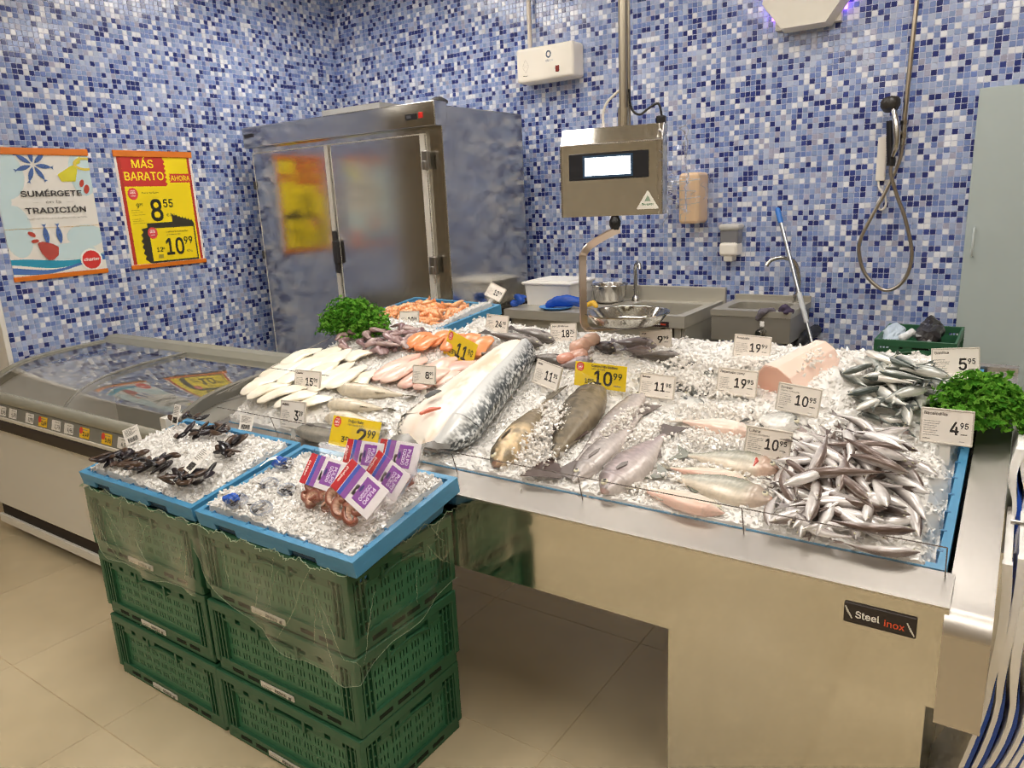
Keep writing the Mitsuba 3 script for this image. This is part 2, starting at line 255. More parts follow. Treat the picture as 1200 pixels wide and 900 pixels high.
# ---------------------------------------------------------------- ozone box, insect lamp
k = thing('ozone_generator', 'white wall box with a ring logo and a small red switch above the steel refrigerator', 'electrical box')
part(k, 'housing', rbox(1.635, 2.02, -.135, -.005, 2.19, 2.378, .018, 16), 'plastic', '#e6e0d4', smooth=40)
part(k, 'switch', rbox(1.905, 1.928, -.139, -.133, 2.225, 2.258, .002), 'plastic', '#7a241c', smooth=30, label='red rocker switch')
M = flat((1.635, -.1355, 2.19), (1, 0, 0), (0, 0, 1)); p = Print()
p.add(ell(.225, .135, .017, .02).difference(ell(.225, .135, .0105, .013)), '#3c4a63'); p.txt('dto', .205, .096, .013, '#8d95a3', False); p.txt('zo', .237, .096, .013, '#a9b0ba', False)
p.add(sbox(.045, .034, .082, .037), '#55524d'); p.add(Polygon([(.045, .09), (.068, .125), (.09, .09)]).difference(Polygon([(.05, .0925), (.068, .12), (.086, .0925)])), '#cfc9bd'); p.add(Polygon([(.045, .083), (.068, .05), (.09, .083)]).difference(Polygon([(.05, .081), (.068, .055), (.086, .081)])), '#cfc9bd')
m, c = p.out(); part(k, 'print', mv(m, M), 'plastic', col=c)
put(new('conduit_pipe'), tube([(1.674, -.035, 2.376), (1.674, -.035, 2.6), (1.674, -.035, CEIL)], .0125, 14), 'plastic', '#d6cdbf', smooth=40, label='cream conduit pipe rising from the white wall box', cat='pipe')
k = thing('insect_lamp', 'white trapezoid insect lamp high on the tiled wall', 'insect lamp')
def loft(a, b):
    n = len(a); v = np.vstack([a, b]); f = [[i, (i+1) % n, n+(i+1) % n] for i in range(n)]+[[i, n+(i+1) % n, n+i] for i in range(n)]
    for i in range(1, n-1): f += [[0, i+1, i], [n, n+i, n+i+1]]
    return tm(v, f)
A_ = [(3.145, -.13, 2.252), (3.36, -.13, 2.252), (3.455, -.13, 2.38), (3.42, -.13, 2.6), (3.08, -.13, 2.6), (3.045, -.13, 2.38)]
B_ = [(x, -.04, z) for x, y, z in A_]; A_ = [((x-3.25)*.93+3.25, y, (z-2.42)*.96+2.42) for x, y, z in A_]
part(k, 'cover', loft(A_, B_), 'plastic', '#d5d0c4', smooth=20); part(k, 'back_plate', box(3.1, 3.4, -.04, 0, 2.27, 2.58), 'plastic', '#c9c4ba')
for s in (3.085, 3.415):
    q = part(k, 'tube', tube([(s, -.022, 2.32), (s, -.022, 2.55)], .008, 8), 'matte', '#9d7be0', label='violet glowing tube'); scene[q]['emitter'] = {'type': 'area', 'radiance': {'type': 'rgb', 'value': [2.2, .7, 6.0]}}
# ---------------------------------------------------------------- dispensers
k = thing('paper_towel_dispenser', 'cream paper towel dispenser wrapped in clear plastic on the tiled wall', 'towel dispenser')
part(k, 'body', rbox(2.655, 2.768, -.16, -.003, 1.36, 1.625, .02, 12), 'plastic', '#d9b996', smooth=40)
def crinkle(x0, x1, z0, z1, yf, yb, amp, seed, nx=26, nz=24):
    """a loose clear bag: front, left and right sides of a box, wrinkled"""
    us = np.linspace(0, 1, nx); zs = np.linspace(z0, z1, nz); w, d = x1-x0, yb-yf; L = w+2*d; V = []
    for z in zs:
        for u in us:
            s = u*L; x, y, n_ = (x0, yb-s, (-1, 0)) if s < d else ((x0+s-d, yf, (0, -1)) if s < d+w else (x1, yf+s-d-w, (1, 0)))
            e = amp*(meshkit.fbm(np.array([x*26+seed, y*26+seed*3, z*17.]), 3)-.35)*2
            V.append((x+n_[0]*e, y+n_[1]*e, z))
    F = [[j*nx+i, j*nx+i+1, (j+1)*nx+i+1] for j in range(nz-1) for i in range(nx-1)]+[[j*nx+i, (j+1)*nx+i+1, (j+1)*nx+i] for j in range(nz-1) for i in range(nx-1)]
    r = np.random.RandomState(seed); A_ = np.array(V).reshape(nz, nx, 3); fo = []
    for q in range(9):  # thin solid tubes along the wrinkles, drawn as glints on the clear plastic
        i = r.randint(2, nx-2); j0 = r.randint(0, nz-8); idx = [(j0+t_, min(max(i+int(t_*r.uniform(-.6, .6)), 0), nx-1)) for t_ in range(r.randint(5, nz-j0))]; fo.append(tube([A_[a_, b_] for a_, b_ in idx], r.uniform(.0012, .0026), 5))
    return tm(V, F), cat(fo)
q, q2 = crinkle(2.56, 2.8, 1.325, 1.66, -.2, -.004, .03, 3); part(k, 'plastic_wrap', q, 'film', smooth=True); part(k, 'wrap_fold', q2, 'gloss', '#a6a7ae', smooth=True, kind='stuff')  # second mesh: pale tubes painted as glints on the wrap
k = thing('soap_dispenser', 'white soap dispenser with a grey tank on the tiled wall above the small sink', 'soap dispenser')
part(k, 'tank', rbox(2.862, 2.96, -.09, -.004, 1.24, 1.325, .012, 12), 'gloss', '#77777c', smooth=40, label='smoky grey tank')
part(k, 'cover', rbox(2.855, 2.968, -.1, -.002, 1.318, 1.352, .014, 12), 'plastic', '#b9b8b4', smooth=40); part(k, 'body', rbox(2.862, 2.962, -.105, -.002, 1.185, 1.255, .016, 12), 'plastic', '#e2ddd4', smooth=40)
part(k, 'nozzle', rbox(2.885, 2.935, -.095, -.02, 1.155, 1.187, .006, 8), 'plastic', '#c9c4bb', smooth=40)
# ---------------------------------------------------------------- sinks
def slab_with_hole(x0, x1, y0, y1, hx0, hx1, hy0, hy1, z, h, r=.04):
    hole = sbox(hx0+r, hy0+r, hx1-r, hy1-r).buffer(r, 6); return sh(prism(sbox(x0, y0, x1, y1).difference(hole), h), (0, 0, z-h))
def basin(x0, x1, y0, y1, z, d, r=.04, t=.003):
    o = sbox(x0+r, y0+r, x1-r, y1-r).buffer(r, 6); return cat(sh(prism(o.difference(o.buffer(-t)), d), (0, 0, z-d)), sh(prism(o, t), (0, 0, z-d-t)))
k = thing('sink_unit', 'stainless steel sink cabinet with worktop against the tiled wall', 'sink')
part(k, 'worktop', slab_with_hole(1.79, 2.87, -.6, -.02, 2.42, 2.8, -.5, -.12, .925, .05), 'satin', '#b9b5aa', smooth=30); part(k, 'basin', basin(2.42, 2.8, -.5, -.12, .92, .2), 'satin', '#b9b5aa', smooth=30)
part(k, 'rim', cat(box(2.32, 2.335, -.56, -.06, .925, .931), box(2.84, 2.87, -.6, -.02, .925, .935), box(2.32, 2.85, -.6, -.575, .925, .935)), 'satin', '#b9b5aa', smooth=30)
part(k, 'backsplash', rbox(1.79, 2.88, -.03, -.003, .9, 1.008, .003), 'satin', '#b9b5aa', smooth=30)
part(k, 'front_panel', rbox(1.83, 2.7, -.565, -.55, .14, .88, .002), 'satin', '#b9b5aa', smooth=30); part(k, 'side_panel', rbox(2.845, 2.865, -.57, -.03, .14, .875, .002), 'satin', '#a9a79d', smooth=30); part(k, 'side_panel', rbox(1.82, 1.835, -.57, -.03, .14, .875, .002), 'satin', '#a9a79d', smooth=30)
for x in (2.715, 2.78, 2.825): part(k, 'leg', rbox(x-.018, x+.018, -.575, -.54, 0, .88, .003), 'satin', '#b9b5aa', smooth=30)
for x in (1.83, 2.83): part(k, 'leg', rbox(x-.015, x+.015, -.09, -.06, 0, .88, .003), 'satin', '#b9b5aa', smooth=30)
b = part(k, 'badge', rbox(2.7, 2.79, -.6045, -.6, .878, .905, .001), 'plastic', '#2b2023'); M = flat((2.7, -.605, .878), (1, 0, 0), (0, 0, 1)); p = Print(); p.txt('Steel', .01, .009, .011, '#dcdcd8', True); p.txt('inox', .048, .009, .011, '#d4503a', True); m, c = p.out(); part(b, 'lettering', mv(m, M), 'plastic', col=c)
f = thing('faucet', 'tall chrome swan neck faucet behind the hanging scale pan', 'faucet')
part(f, 'spout', tube(curve([(2.37, -.085, .925), (2.37, -.085, 1.06), (2.372, -.09, 1.115), (2.39, -.105, 1.145), (2.412, -.125, 1.14), (2.42, -.135, 1.112)], 26), .011, 12), 'chrome', smooth=50)
part(f, 'base', sh(lathe([(0, 0), (.024, 0), (.02, .02), (.012, .03), (0, .03)], 20), (2.37, -.085, .925)), 'chrome', smooth=50)
k = thing('hand_wash_sink', 'small wall mounted steel hand wash sink right of the sink cabinet', 'sink')
part(k, 'rim', slab_with_hole(2.93, 3.325, -.4, -.01, 2.985, 3.27, -.34, -.1, .945, .03), 'satin', '#aaa69b', smooth=30); part(k, 'bowl', basin(2.985, 3.27, -.34, -.1, .94, .12, .06), 'satin', '#aaa69b', smooth=30)
part(k, 'apron', cat(rbox(2.933, 3.322, -.397, -.385, .79, .93, .003), rbox(2.933, 2.945, -.39, -.02, .79, .93, .002), rbox(3.31, 3.322, -.39, -.02, .79, .93, .002)), 'satin', '#8f8b83', smooth=30); part(k, 'backsplash', rbox(2.93, 3.325, -.018, -.002, .92, .975, .003), 'satin', '#aaa69b', smooth=30)
part(k, 'knee_valve', cat(mv(tube([(0, 0, 0), (0, 0, .05)], .02, 16), frame((3.19, -.397, .845), (1, 0, 0), (0, 0, 1), (0, -1, 0))), mv(tube([(0, 0, .05), (0, 0, .07)], .012, 16), frame((3.19, -.397, .845), (1, 0, 0), (0, 0, 1), (0, -1, 0)))), 'chrome', smooth=40)
f = thing('faucet', 'low chrome curved faucet over the small hand wash sink', 'faucet')
part(f, 'spout', tube(curve([(3.262, -.05, .96), (3.27, -.05, 1.06), (3.25, -.07, 1.15), (3.2, -.1, 1.178), (3.15, -.13, 1.17), (3.128, -.145, 1.14)], 26), .011, 12), 'chrome', smooth=50); part(f, 'base', tube([(3.262, -.05, .944), (3.262, -.05, .985)], .018, 14), 'chrome', smooth=40)
k = thing('mop', 'steel mop pole with a blue tip leaning beside the small hand wash sink', 'mop')
a0, a1 = np.array([3.14, -.03, 1.425]), np.array([3.70, -.585, .05]); L_ = lambda t: a0+(a1-a0)*t
part(k, 'pole', tube([L_(.05), L_(.35), L_(1)], .0095, 12), 'metal', '#b9bcbf', smooth=40); part(k, 'sleeve', tube([L_(.30), L_(.40)], .0125, 12), 'plastic', '#c3c6c9', smooth=40); part(k, 'tip', tube([L_(0), L_(.005), L_(.05), L_(.055)], [.008, .013, .013, .01], 12), 'plastic', '#2f74c8', smooth=40, label='blue plastic tip')
part(k, 'head', rbox(3.50, 3.72, -.66, -.54, .002, .052, .01), 'plastic', '#5a6a80', smooth=30)
k = thing('storage_tub', 'white plastic tub with a rim standing on the steel worktop', 'tub')
X0, X1, Y0, Y1 = 1.82, 2.12, -.42, -.14
def taper(x0, x1, y0, y1, z0, z1, s): 
    cx, cy = (x0+x1)/2, (y0+y1)/2; a = [((x-cx)*s+cx, (y-cy)*s+cy, z0) for x, y in ((x0, y0), (x1, y0), (x1, y1), (x0, y1))]; b = [(x, y, z1) for x, y in ((x0, y0), (x1, y0), (x1, y1), (x0, y1))]; return loft(a, b)
part(k, 'body', taper(X0, X1, Y0, Y1, .926, 1.05, .93), 'plastic', '#e3e1de', smooth=20); part(k, 'lid', cat(rbox(X0-.015, X1+.015, Y0-.012, Y1+.012, 1.045, 1.062, .006), rbox(X0+.02, X1-.02, Y0+.02, Y1-.02, 1.06, 1.07, .005)), 'plastic', '#eceae6', smooth=30)
k = thing('mixing_bowl', 'shiny steel bowl on the worktop beside the white tub', 'bowl')
part(k, 'bowl', sh(lathe([(0, 0), (.07, 0), (.088, .02), (.1, .1), (.106, .104), (.104, .108), (.096, .102), (.084, .022), (0, .006)], 40), (2.26, -.2, .926)), 'chrome', smooth=50)
def blob(pts, rads, seed, amp=.25, freq=40, n=3):
    ms = [m3.Manifold.batch_hull([m3.Manifold.sphere(r0, 12).translate(list(p0)), m3.Manifold.sphere(r1, 12).translate(list(p1))]) for p0, r0, p1, r1 in zip(pts[:-1], rads[:-1], pts[1:], rads[1:])]
    m = m3.Manifold.batch_boolean(ms, m3.OpType.Add).refine_to_length(min(rads)*.7).to_mesh(); m = tm(m.vert_properties[:, :3], m.tri_verts); m.merge_vertices()
    trimesh.smoothing.filter_taubin(m, iterations=6); n_ = m.vertex_normals; m.vertices = m.vertices+n_*((meshkit.fbm(m.vertices*freq+seed, 3)-.5)*2*amp*min(rads))[:, None]; return m
k = new('rubber_glove'); put(k, blob([(1.80, -.52, .945), (1.83, -.5, .955), (1.86, -.52, .97), (1.84, -.53, .99), (1.81, -.5, .985), (1.88, -.51, .985)], [.018, .02, .02, .016, .012, .01], 3, .9, 60), 'plastic', '#1c4fae', smooth=True, label='crumpled blue rubber glove at the left corner of the steel worktop', cat='glove')
k = thing('rubber_glove', 'blue rubber glove with a yellow lining beside the steel bowl', 'glove')
part(k, 'hand', blob([(2.03, -.5, .945), (2.08, -.49, .965), (2.14, -.48, .97), (2.2, -.46, .962), (2.24, -.45, .95)], [.02, .03, .032, .026, .018], 5, .4, 40), 'plastic', '#1d50b4', smooth=True); part(k, 'cuff', blob([(2.25, -.46, .95), (2.29, -.455, .96), (2.31, -.46, .945)], [.014, .017, .012], 8, .5, 60), 'plastic', '#e2b43a', smooth=True, label='yellow cuff')
k = thing('dish', 'flat blue dish on the worktop below the blue glove', 'dish'); part(k, 'plate', sh(lathe([(0, 0), (.07, 0), (.095, .012), (.098, .014), (.094, .016), (.07, .005), (0, .004)], 32), (2.08, -.5, .926)), 'plastic', '#4a86c8', smooth=40)
put(new('green_cloth'), blob([(2.42, -.52, .94), (2.47, -.5, .946), (2.53, -.5, .94)], [.012, .016, .011], 4, .6, 40), 'matte', '#2f5a3c', smooth=True, label='dark green cloth on the edge of the sink basin', cat='cloth')
k = thing('glove_pair', 'grey and purple gloves hung over the front of the small hand wash sink', 'gloves')
part(k, 'glove', blob([(3.17, -.40, .91), (3.19, -.41, .945), (3.23, -.38, .95)], [.014, .017, .014], 4, .6, 50), 'matte', '#6b6670', smooth=True); part(k, 'glove', blob([(3.27, -.37, .95), (3.29, -.38, .965), (3.32, -.37, .95), (3.3, -.405, .945)], [.015, .018, .012, .01], 9, .9, 60), 'matte', '#4b4158', smooth=True, label='crumpled purple glove'); part(k, 'care_label', rbox(3.185, 3.205, -.422, -.418, .875, .9, .001), 'matte', '#e8e6e4')
put(new('waste_pipe'), cat(tube(curve([(3.26, -.2, .83), (3.26, -.2, .78), (3.3, -.2, .74), (3.33, -.18, .78), (3.36, -.02, .8)], 20), .03, 12), tube([(3.26, -.2, .84), (3.26, -.2, .8)], .04, 12)), 'plastic', '#26272b', smooth=40, label='black waste pipe under the small hand wash sink', cat='pipe')
# ---------------------------------------------------------------- wash-down hose
k = thing('spray_hose', 'steel spray hose looped on the tiled wall with a black spray handle', 'spray hose')
hp = [(3.664, -.085, 1.6), (3.667, -.085, 1.56), (3.695, -.075, 1.47), (3.74, -.07, 1.352), (3.779, -.07, 1.186), (3.75, -.07, 1.065), (3.676, -.07, 1.022), (3.592, -.07, 1.087), (3.552, -.07, 1.185), (3.557, -.07, 1.283), (3.644, -.06, 1.484), (3.693, -.055, 1.62), (3.70, -.055, 1.7)]
part(k, 'hose', tube(curve(hp, 90), .0085, 10), 'metal', '#b0a79b', smooth=60); part(k, 'riser', tube([(3.70, -.055, 1.78), (3.71, -.055, 2.2), (3.73, -.055, CEIL)], .010, 12), 'metal', '#b5a996', smooth=40)
part(k, 'valve', cat(tube([(3.70, -.055, 1.69), (3.70, -.055, 1.79)], .016, 14), tube([(3.70, -.055, 1.72), (3.70, -.055, 1.745)], .022, 8), tube([(3.70, -.055, 1.78), (3.70, -.055, 1.8)], .019, 8), tube([(3.70, -.055, 1.745), (3.66, -.09, 1.74)], .012, 10)), 'chrome', smooth=40)
g = part(k, 'spray_handle', tube([(3.662, -.09, 1.6), (3.664, -.09, 1.62), (3.655, -.095, 1.7), (3.648, -.1, 1.8)], [.019, .019, .017, .016], 14), 'plastic', '#141416', smooth=40, label='black grip'); part(g, 'trigger', tube(curve([(3.672, -.115, 1.64), (3.685, -.125, 1.7), (3.672, -.12, 1.8), (3.655, -.11, 1.86)], 14), [.008+.008*math.sin(i/13*3.1) for i in range(14)], 10), 'chrome', smooth=50); part(g, 'spray_head', mv(lathe([(0, -.02), (.03, -.02), (.042, .0), (.042, .02), (.036, .03), (0, .03)], 22), frame((3.645, -.1, 1.865), (1, 0, .1), (0, .9, -.3), (-.1, .3, .95))), 'plastic', '#2a2622', smooth=30)
k = thing('wall_bracket', 'white plastic holder with a loop hook behind the spray handle', 'bracket'); part(k, 'plate', rbox(3.592, 3.632, -.03, -.003, 1.535, 1.735, .004), 'plastic', '#e6e0d8', smooth=30); part(k, 'hook', tube(curve([(3.605, -.02, 1.535), (3.612, -.022, 1.5), (3.64, -.024, 1.46), (3.645, -.025, 1.42), (3.625, -.025, 1.4), (3.608, -.025, 1.425), (3.62, -.024, 1.46)], 26), .0055, 8), 'plastic', '#e3ded6', smooth=50)
# ---------------------------------------------------------------- hanging scale
k = thing('hanging_scale', 'stainless steel hanging scale with a lit display and a round pan on a bent arm', 'scale')
ya = math.radians(14); SO = np.array([3.001, -1.633, 1.458]); SM = frame(SO, (math.cos(ya), math.sin(ya), 0), (-math.sin(ya), math.cos(ya), 0), (0, 0, 1))
def S(m): return mv(m, SM)
hw = .178; prof = [(0, 0), (0, .245), (.03, .3), (.11, .3), (.11, 0)]
h_ = tm(*(lambda q: (q[0], q[1]))((lambda L: (L.vertices, L.faces))(loft([(-hw, y, z) for y, z in prof], [(hw, y, z) for y, z in prof]))))
part(k, 'housing', S(h_), 'steel_bright', smooth=20)
part(k, 'seam', S(cat(tube([(-hw, -.001, .245), (hw, -.001, .245)], .0025, 8), tube([(-hw, -.001, 0), (-hw, -.001, .245)], .0025, 8), tube([(hw, -.001, 0), (hw, -.001, .245)], .0025, 8), tube([(hw, -.001, .245), (hw, .03, .3)], .0025, 8))), 'chrome', smooth=50)
bz = part(k, 'bezel', S(rbox(-hw+.03, hw-.045, -.005, .001, .125, .215, .002)), 'gloss', '#22242a', smooth=30)
q = part(bz, 'screen', S(box(-.09, .072, -.0068, -.0055, .139, .2)), 'matte', '#ffffff', label='white lit screen')
scene[q]['emitter'] = {'type': 'area', 'radiance': {'type': 'rgb', 'value': [.9, 1.15, 1.35]}}
part(bz, 'screen_frame', S(cat(box(-.097, .079, -.0072, -.005, .132, .139), box(-.097, .079, -.0072, -.005, .2, .207), box(-.097, -.09, -.0072, -.005, .132, .207), box(.072, .079, -.0072, -.005, .132, .207))), 'gloss', '#2f4a66', smooth=30)
M = SM @ frame((0, -.0012, 0), (1, 0, 0), (0, 0, 1), (0, -1, 0)); p = Print(); p.add(Polygon([(.095, .022), (.163, .022), (.129, .078)]).buffer(.003), '#e4e2da'); p.add(Polygon([(.118, .045), (.14, .045), (.129, .066)]), '#8aa08c'); p.txt('Revisado', .129, .032, .007, '#2f6a44', True, 'c'); m, c = p.out(); part(k, 'sticker', mv(m, M), 'plastic', col=c, label='white triangular sticker with green print')
part(k, 'pole', S(cat(tube([(.035, .055, .3), (.035, .055, CEIL-1.458)], .0145, 16), tube([(.035, .055, .295), (.035, .055, .36)], .019, 16))), 'metal', '#c9c1b0', smooth=40)
part(k, 'thin_pole', S(tube([(.052, .07, .3), (.052, .07, CEIL-1.458)], .006, 10)), 'metal', '#b8b0a2', smooth=40)
part(k, 'power_cable', S(tube(curve([(.055, .06, .42), (.062, .06, .36), (.09, .06, .335), (.125, .06, .355), (.155, .06, .365), (.165, .06, .33), (.165, .06, .305)], 30), .004, 8)), 'plastic', '#17171a', smooth=50, label='black cable'); part(k, 'plug', S(rbox(.15, .18, .04, .08, .298, .325, .004)), 'plastic', '#141417', smooth=30)
part(k, 'data_cable', S(tube(curve([(-.035, .055, .3), (-.036, .055, .35), (-.02, .055, .385), (.01, .055, .41), (.022, .055, .42)], 20), .0045, 8)), 'plastic', '#dcd8d2', smooth=50, label='white cable')
q, q2 = crinkle(.168, .245, .0, .3, -.002, .13, .016, 9, 30, 26); part(k, 'rain_cover', S(q), 'film', smooth=True, label='crinkled clear plastic cover on the right side'); part(k, 'cover_fold', S(q2), 'gloss', '#9a9ba4', smooth=True, kind='stuff')  # pale tubes imitate highlights on the crinkled cover
part(k, 'swivel', cat(tube([(3.006, -1.613, 1.458), (3.006, -1.613, 1.44), (3.007, -1.614, 1.425), (3.008, -1.616, 1.408)], [.012, .02, .02, .012], 16)), 'plastic', '#161618', smooth=40, label='black swivel knob')
def bar(pts, w, t, side): 
    P = np.asarray(pts, float); d = np.gradient(P, axis=0); d /= np.linalg.norm(d, axis=1, keepdims=True); s = np.asarray(side, float); s = s-d*(d@s)[:, None]; s /= np.linalg.norm(s, axis=1, keepdims=True); n_ = np.cross(d, s); R_ = np.stack([P+s*w/2+n_*t/2, P-s*w/2+n_*t/2, P-s*w/2-n_*t/2, P+s*w/2-n_*t/2], 1).reshape(-1, 3); f = []
    for i in range(len(P)-1):
        for j in range(4): a, b = i*4+j, i*4+(j+1) % 4; f += [[a, b, b+4], [a, b+4, a+4]]
    e = (len(P)-1)*4; return tm(R_, f+[[0, 2, 1], [0, 3, 2], [e, e+1, e+2], [e, e+2, e+3]])
arm = curve([(3.02, -1.605, 1.41), (2.99, -1.635, 1.395), (2.945, -1.68, 1.362), (2.927, -1.70, 1.335), (2.924, -1.706, 1.31), (2.938, -1.735, 1.2), (2.948, -1.752, 1.104), (2.955, -1.75, 1.082), (2.972, -1.742, 1.07), (3.03, -1.70, 1.068), (3.1, -1.64, 1.07)], 50)
part(k, 'arm', bar(arm, .026, .008, (-.55, -.8, .05)), 'metal', '#c9b9ab', smooth=30)
part(k, 'pan', sh(lathe([(0, 0), (.085, 0), (.118, .012), (.143, .042), (.15, .046), (.15, .05), (.141, .048), (.114, .016), (.083, .005), (0, .004)], 56), (3.07, -1.655, 1.076)), 'steel_bright', smooth=50)
# ---------------------------------------------------------------- ice surface, counter coordinates
def sm(t): t = np.clip(t, 0, 1); return t*t*(3-2*t)
def ice_h(x, v):
    x, v = np.asarray(x, float), np.asarray(v, float)
    h = .014+.075*sm((2.65-x)/.75)*sm((v+.04)/.25)+.028*sm((v-.5)/.35)+.085*np.exp(-(((x-3.85)/.12)**2+((v-.70)/.12)**2))
    return h
CA = math.atan(.2); CO = np.array([0, -2.45, .76]); CN = np.array([0, -math.sin(CA), math.cos(CA)]); CV = np.array([0, math.cos(CA), math.sin(CA)])
def cpt(x, v, h=0.): return np.array([x, 0, 0])+CO+CV*v+CN*h
CM = frame(CO, (1, 0, 0), CV, CN)                       # counter space (x, v, h) -> world
def on(m): return mv(m, CM)
# ---------------------------------------------------------------- freezer chest
k = thing('chest_freezer', 'grey and white chest freezer with a curved sliding glass lid by the left wall', 'freezer')
FX0, FX1 = .02, 1.64
part(k, 'kick_plate', rbox(FX0, FX1, -2.645, -2.63, .055, .1, .003), 'plastic', '#d3d0c8', smooth=30); part(k, 'base', box(FX0+.02, FX1-.02, -2.63, -1.95, .05, .16), 'matte', '#2b241f')
part(k, 'body', cat(rbox(FX0, FX1, -2.64, -2.60, .16, .6, .004), rbox(FX0, FX0+.04, -2.6, -1.93, .16, .8, .004), rbox(FX1-.04, FX1, -2.6, -1.93, .16, .8, .004), rbox(FX0, FX1, -1.97, -1.93, .16, .84, .004)), 'plastic', '#cfccc4', smooth=30)
part(k, 'bumper', rbox(FX0-.005, FX1+.005, -2.668, -2.635, .588, .64, .006), 'plastic', '#2c2420', smooth=30, label='black bumper strip')
part(k, 'light_strip', rbox(FX0, FX1, -2.662, -2.635, .64, .656, .003), 'plastic', '#c9c5b8', smooth=30)
for x in (.12, 1.5):
    for y in (-2.55, -2.05): part(k, 'foot', tube([(x, y, 0), (x, y, .06)], .025, 10), 'plastic', '#2a2826', smooth=30)
ch = tm(*(lambda L: (L.vertices, L.faces))(loft([(FX0, y, z) for y, z in ((-2.655, .655), (-2.64, .71), (-2.6, .71), (-2.6, .655))], [(FX1, y, z) for y, z in ((-2.655, .655), (-2.64, .71), (-2.6, .71), (-2.6, .655))])))
part(k, 'price_channel', ch, 'plastic', '#77766f', smooth=20)
def xbar(prof, x0, x1): return loft([(x0, y, z) for y, z in prof], [(x1, y, z) for y, z in prof])
def arc(cy, cz, r, a0, a1, n=8): return [(cy+r*math.cos(math.radians(a)), cz+r*math.sin(math.radians(a))) for a in np.linspace(a0, a1, n)]
part(k, 'front_rim', xbar(arc(-2.62, .73, .026, 220, 20, 10)+[(-2.57, .72), (-2.6, .7)], FX0, FX1), 'plastic', '#8f8d80', smooth=40)
part(k, 'back_rim', xbar([(-2.0, .845), (-1.985, .872), (-1.95, .895), (-1.90, .9), (-1.885, .88), (-1.89, .83), (-1.97, .82)], FX0, FX1+.03), 'plastic', '#87867a', smooth=25)
lid = curve([(0, -2.585, .745), (0, -2.53, .79), (0, -2.42, .835), (0, -2.25, .86), (0, -1.99, .872)], 26)
for x0, x1 in ((FX0, FX0+.05), (FX1-.02, FX1+.01)):
    n = len(lid); dn = np.array([0, 0, -.035]); V = []
    for p in lid: V += [(x0, p[1], p[2]+.008), (x1, p[1], p[2]+.008), (x1, p[1], p[2]-.04), (x0, p[1], p[2]-.04)]
    F = []
    for i in range(n-1):
        for j in range(4): a, b = i*4+j, i*4+(j+1) % 4; F += [[a, b, b+4], [a, b+4, a+4]]
    part(k, 'side_rim', tm(V, F+[[0, 2, 1], [0, 3, 2], [(n-1)*4, (n-1)*4+1, (n-1)*4+2], [(n-1)*4, (n-1)*4+2, (n-1)*4+3]]), 'plastic', '#8b897c' if x0 < 1 else '#6f6d66', smooth=30)
for x0, x1, dz in ((FX0+.05, .84, .0), (.80, FX1-.035, -.012)):
    V = np.array([(x, p[1], p[2]+dz) for p in lid for x in (x0, x1)]); F = [[2*i, 2*i+1, 2*i+3] for i in range(len(lid)-1)]+[[2*i, 2*i+3, 2*i+2] for i in range(len(lid)-1)]
    g = part(k, 'lid_glass', tm(V, F), 'lid', smooth=True)
    for x in (x0+.006, x1-.006): part(g, 'edge_profile', bar([(x, p[1], p[2]+dz) for p in lid], .007, .006, (1, 0, 0)), 'plastic', '#8f8d86', smooth=30)
part(k, 'liner', cat(box(FX0+.04, FX1-.04, -2.6, -1.97, .2, .22), box(FX0+.04, FX1-.04, -2.6, -2.58, .22, .7), box(FX0+.04, FX1-.04, -1.99, -1.97, .22, .83)), 'plastic', '#a3a39d')
cm = frame((0, -2.6485, .682), (1, 0, 0), (0, .26, .965), (0, -.965, .26))
for x, c in ((.345, 0), (.455, 0), (.62, 0), (.745, 1), (.865, 0), (.975, 0), (1.105, 1), (1.28, 1), (1.40, 0)):
    t = part(k, 'price_label', mv(rbox(-.038, .038, -.022, .022, 0, .002, .001), cm @ trimesh.transformations.translation_matrix((x, 0, 0))), 'plastic', '#e2b62a' if c else '#d9d6d0', label='yellow price label' if c else 'white price label')
    p = Print(); p.z = .0022
    if c: p.add(ell(-.026, .008, .014, .014), '#cc4433')
    p.txt(rng.choice(['2', '4', '3', '5'])+','+rng.choice(['95', '49', '75']), -.01, -.012, .016, '#3a3833', True); p.add(sbox(-.012, .012, .026, .015), '#8f8b80')
    m, cc = p.out(); part(t, 'lettering', mv(m, cm @ trimesh.transformations.translation_matrix((x, 0, 0))), 'plastic', col=cc)

# ---------------------------------------------------------------- fish counter
k = thing('fish_counter', 'long stainless steel fish display counter with a sloping iced top', 'counter')
X0, X1, YF = 1.74, 4.235, -2.565
part(k, 'front_flange', loft([(X0, -2.448, .766), (X0, YF, .75), (X0, YF, .745), (X0, -2.448, .75)], [(4.165, -2.448, .766), (4.165, YF, .75), (4.165, YF, .745), (4.165, -2.448, .75)]), 'steel', smooth=20)
part(k, 'front_skirt', cat(box(X0, 4.165, YF, YF+.006, .53, .747), box(X0, 4.165, YF, YF+.05, .53, .534)), 'steel_bright')
pr = [tuple(cpt(0, v)[1:]) for v in (1.06, .5, 0, -.06)]+arc(-2.54, .7, .044, 95, 180, 10)+[(-2.585, .515)]
pr2 = [(y+(.004 if i > 5 else 0), z-.004) for i, (y, z) in enumerate(pr)]
def strip(x0, x1): 
    n = len(pr); V = [(x, y, z) for x in (x0, x1) for y, z in pr]+[(x, y, z) for x in (x0, x1) for y, z in pr2]; F = []
    for i in range(n-1): F += [[i, i+1, n+i+1], [i, n+i+1, n+i], [2*n+i, 3*n+i+1, 2*n+i+1], [2*n+i, 3*n+i, 3*n+i+1], [i, 2*n+i, 2*n+i+1], [i, 2*n+i+1, i+1], [n+i, n+i+1, 3*n+i+1], [n+i, 3*n+i+1, 3*n+i]]
    return tm(V, F)
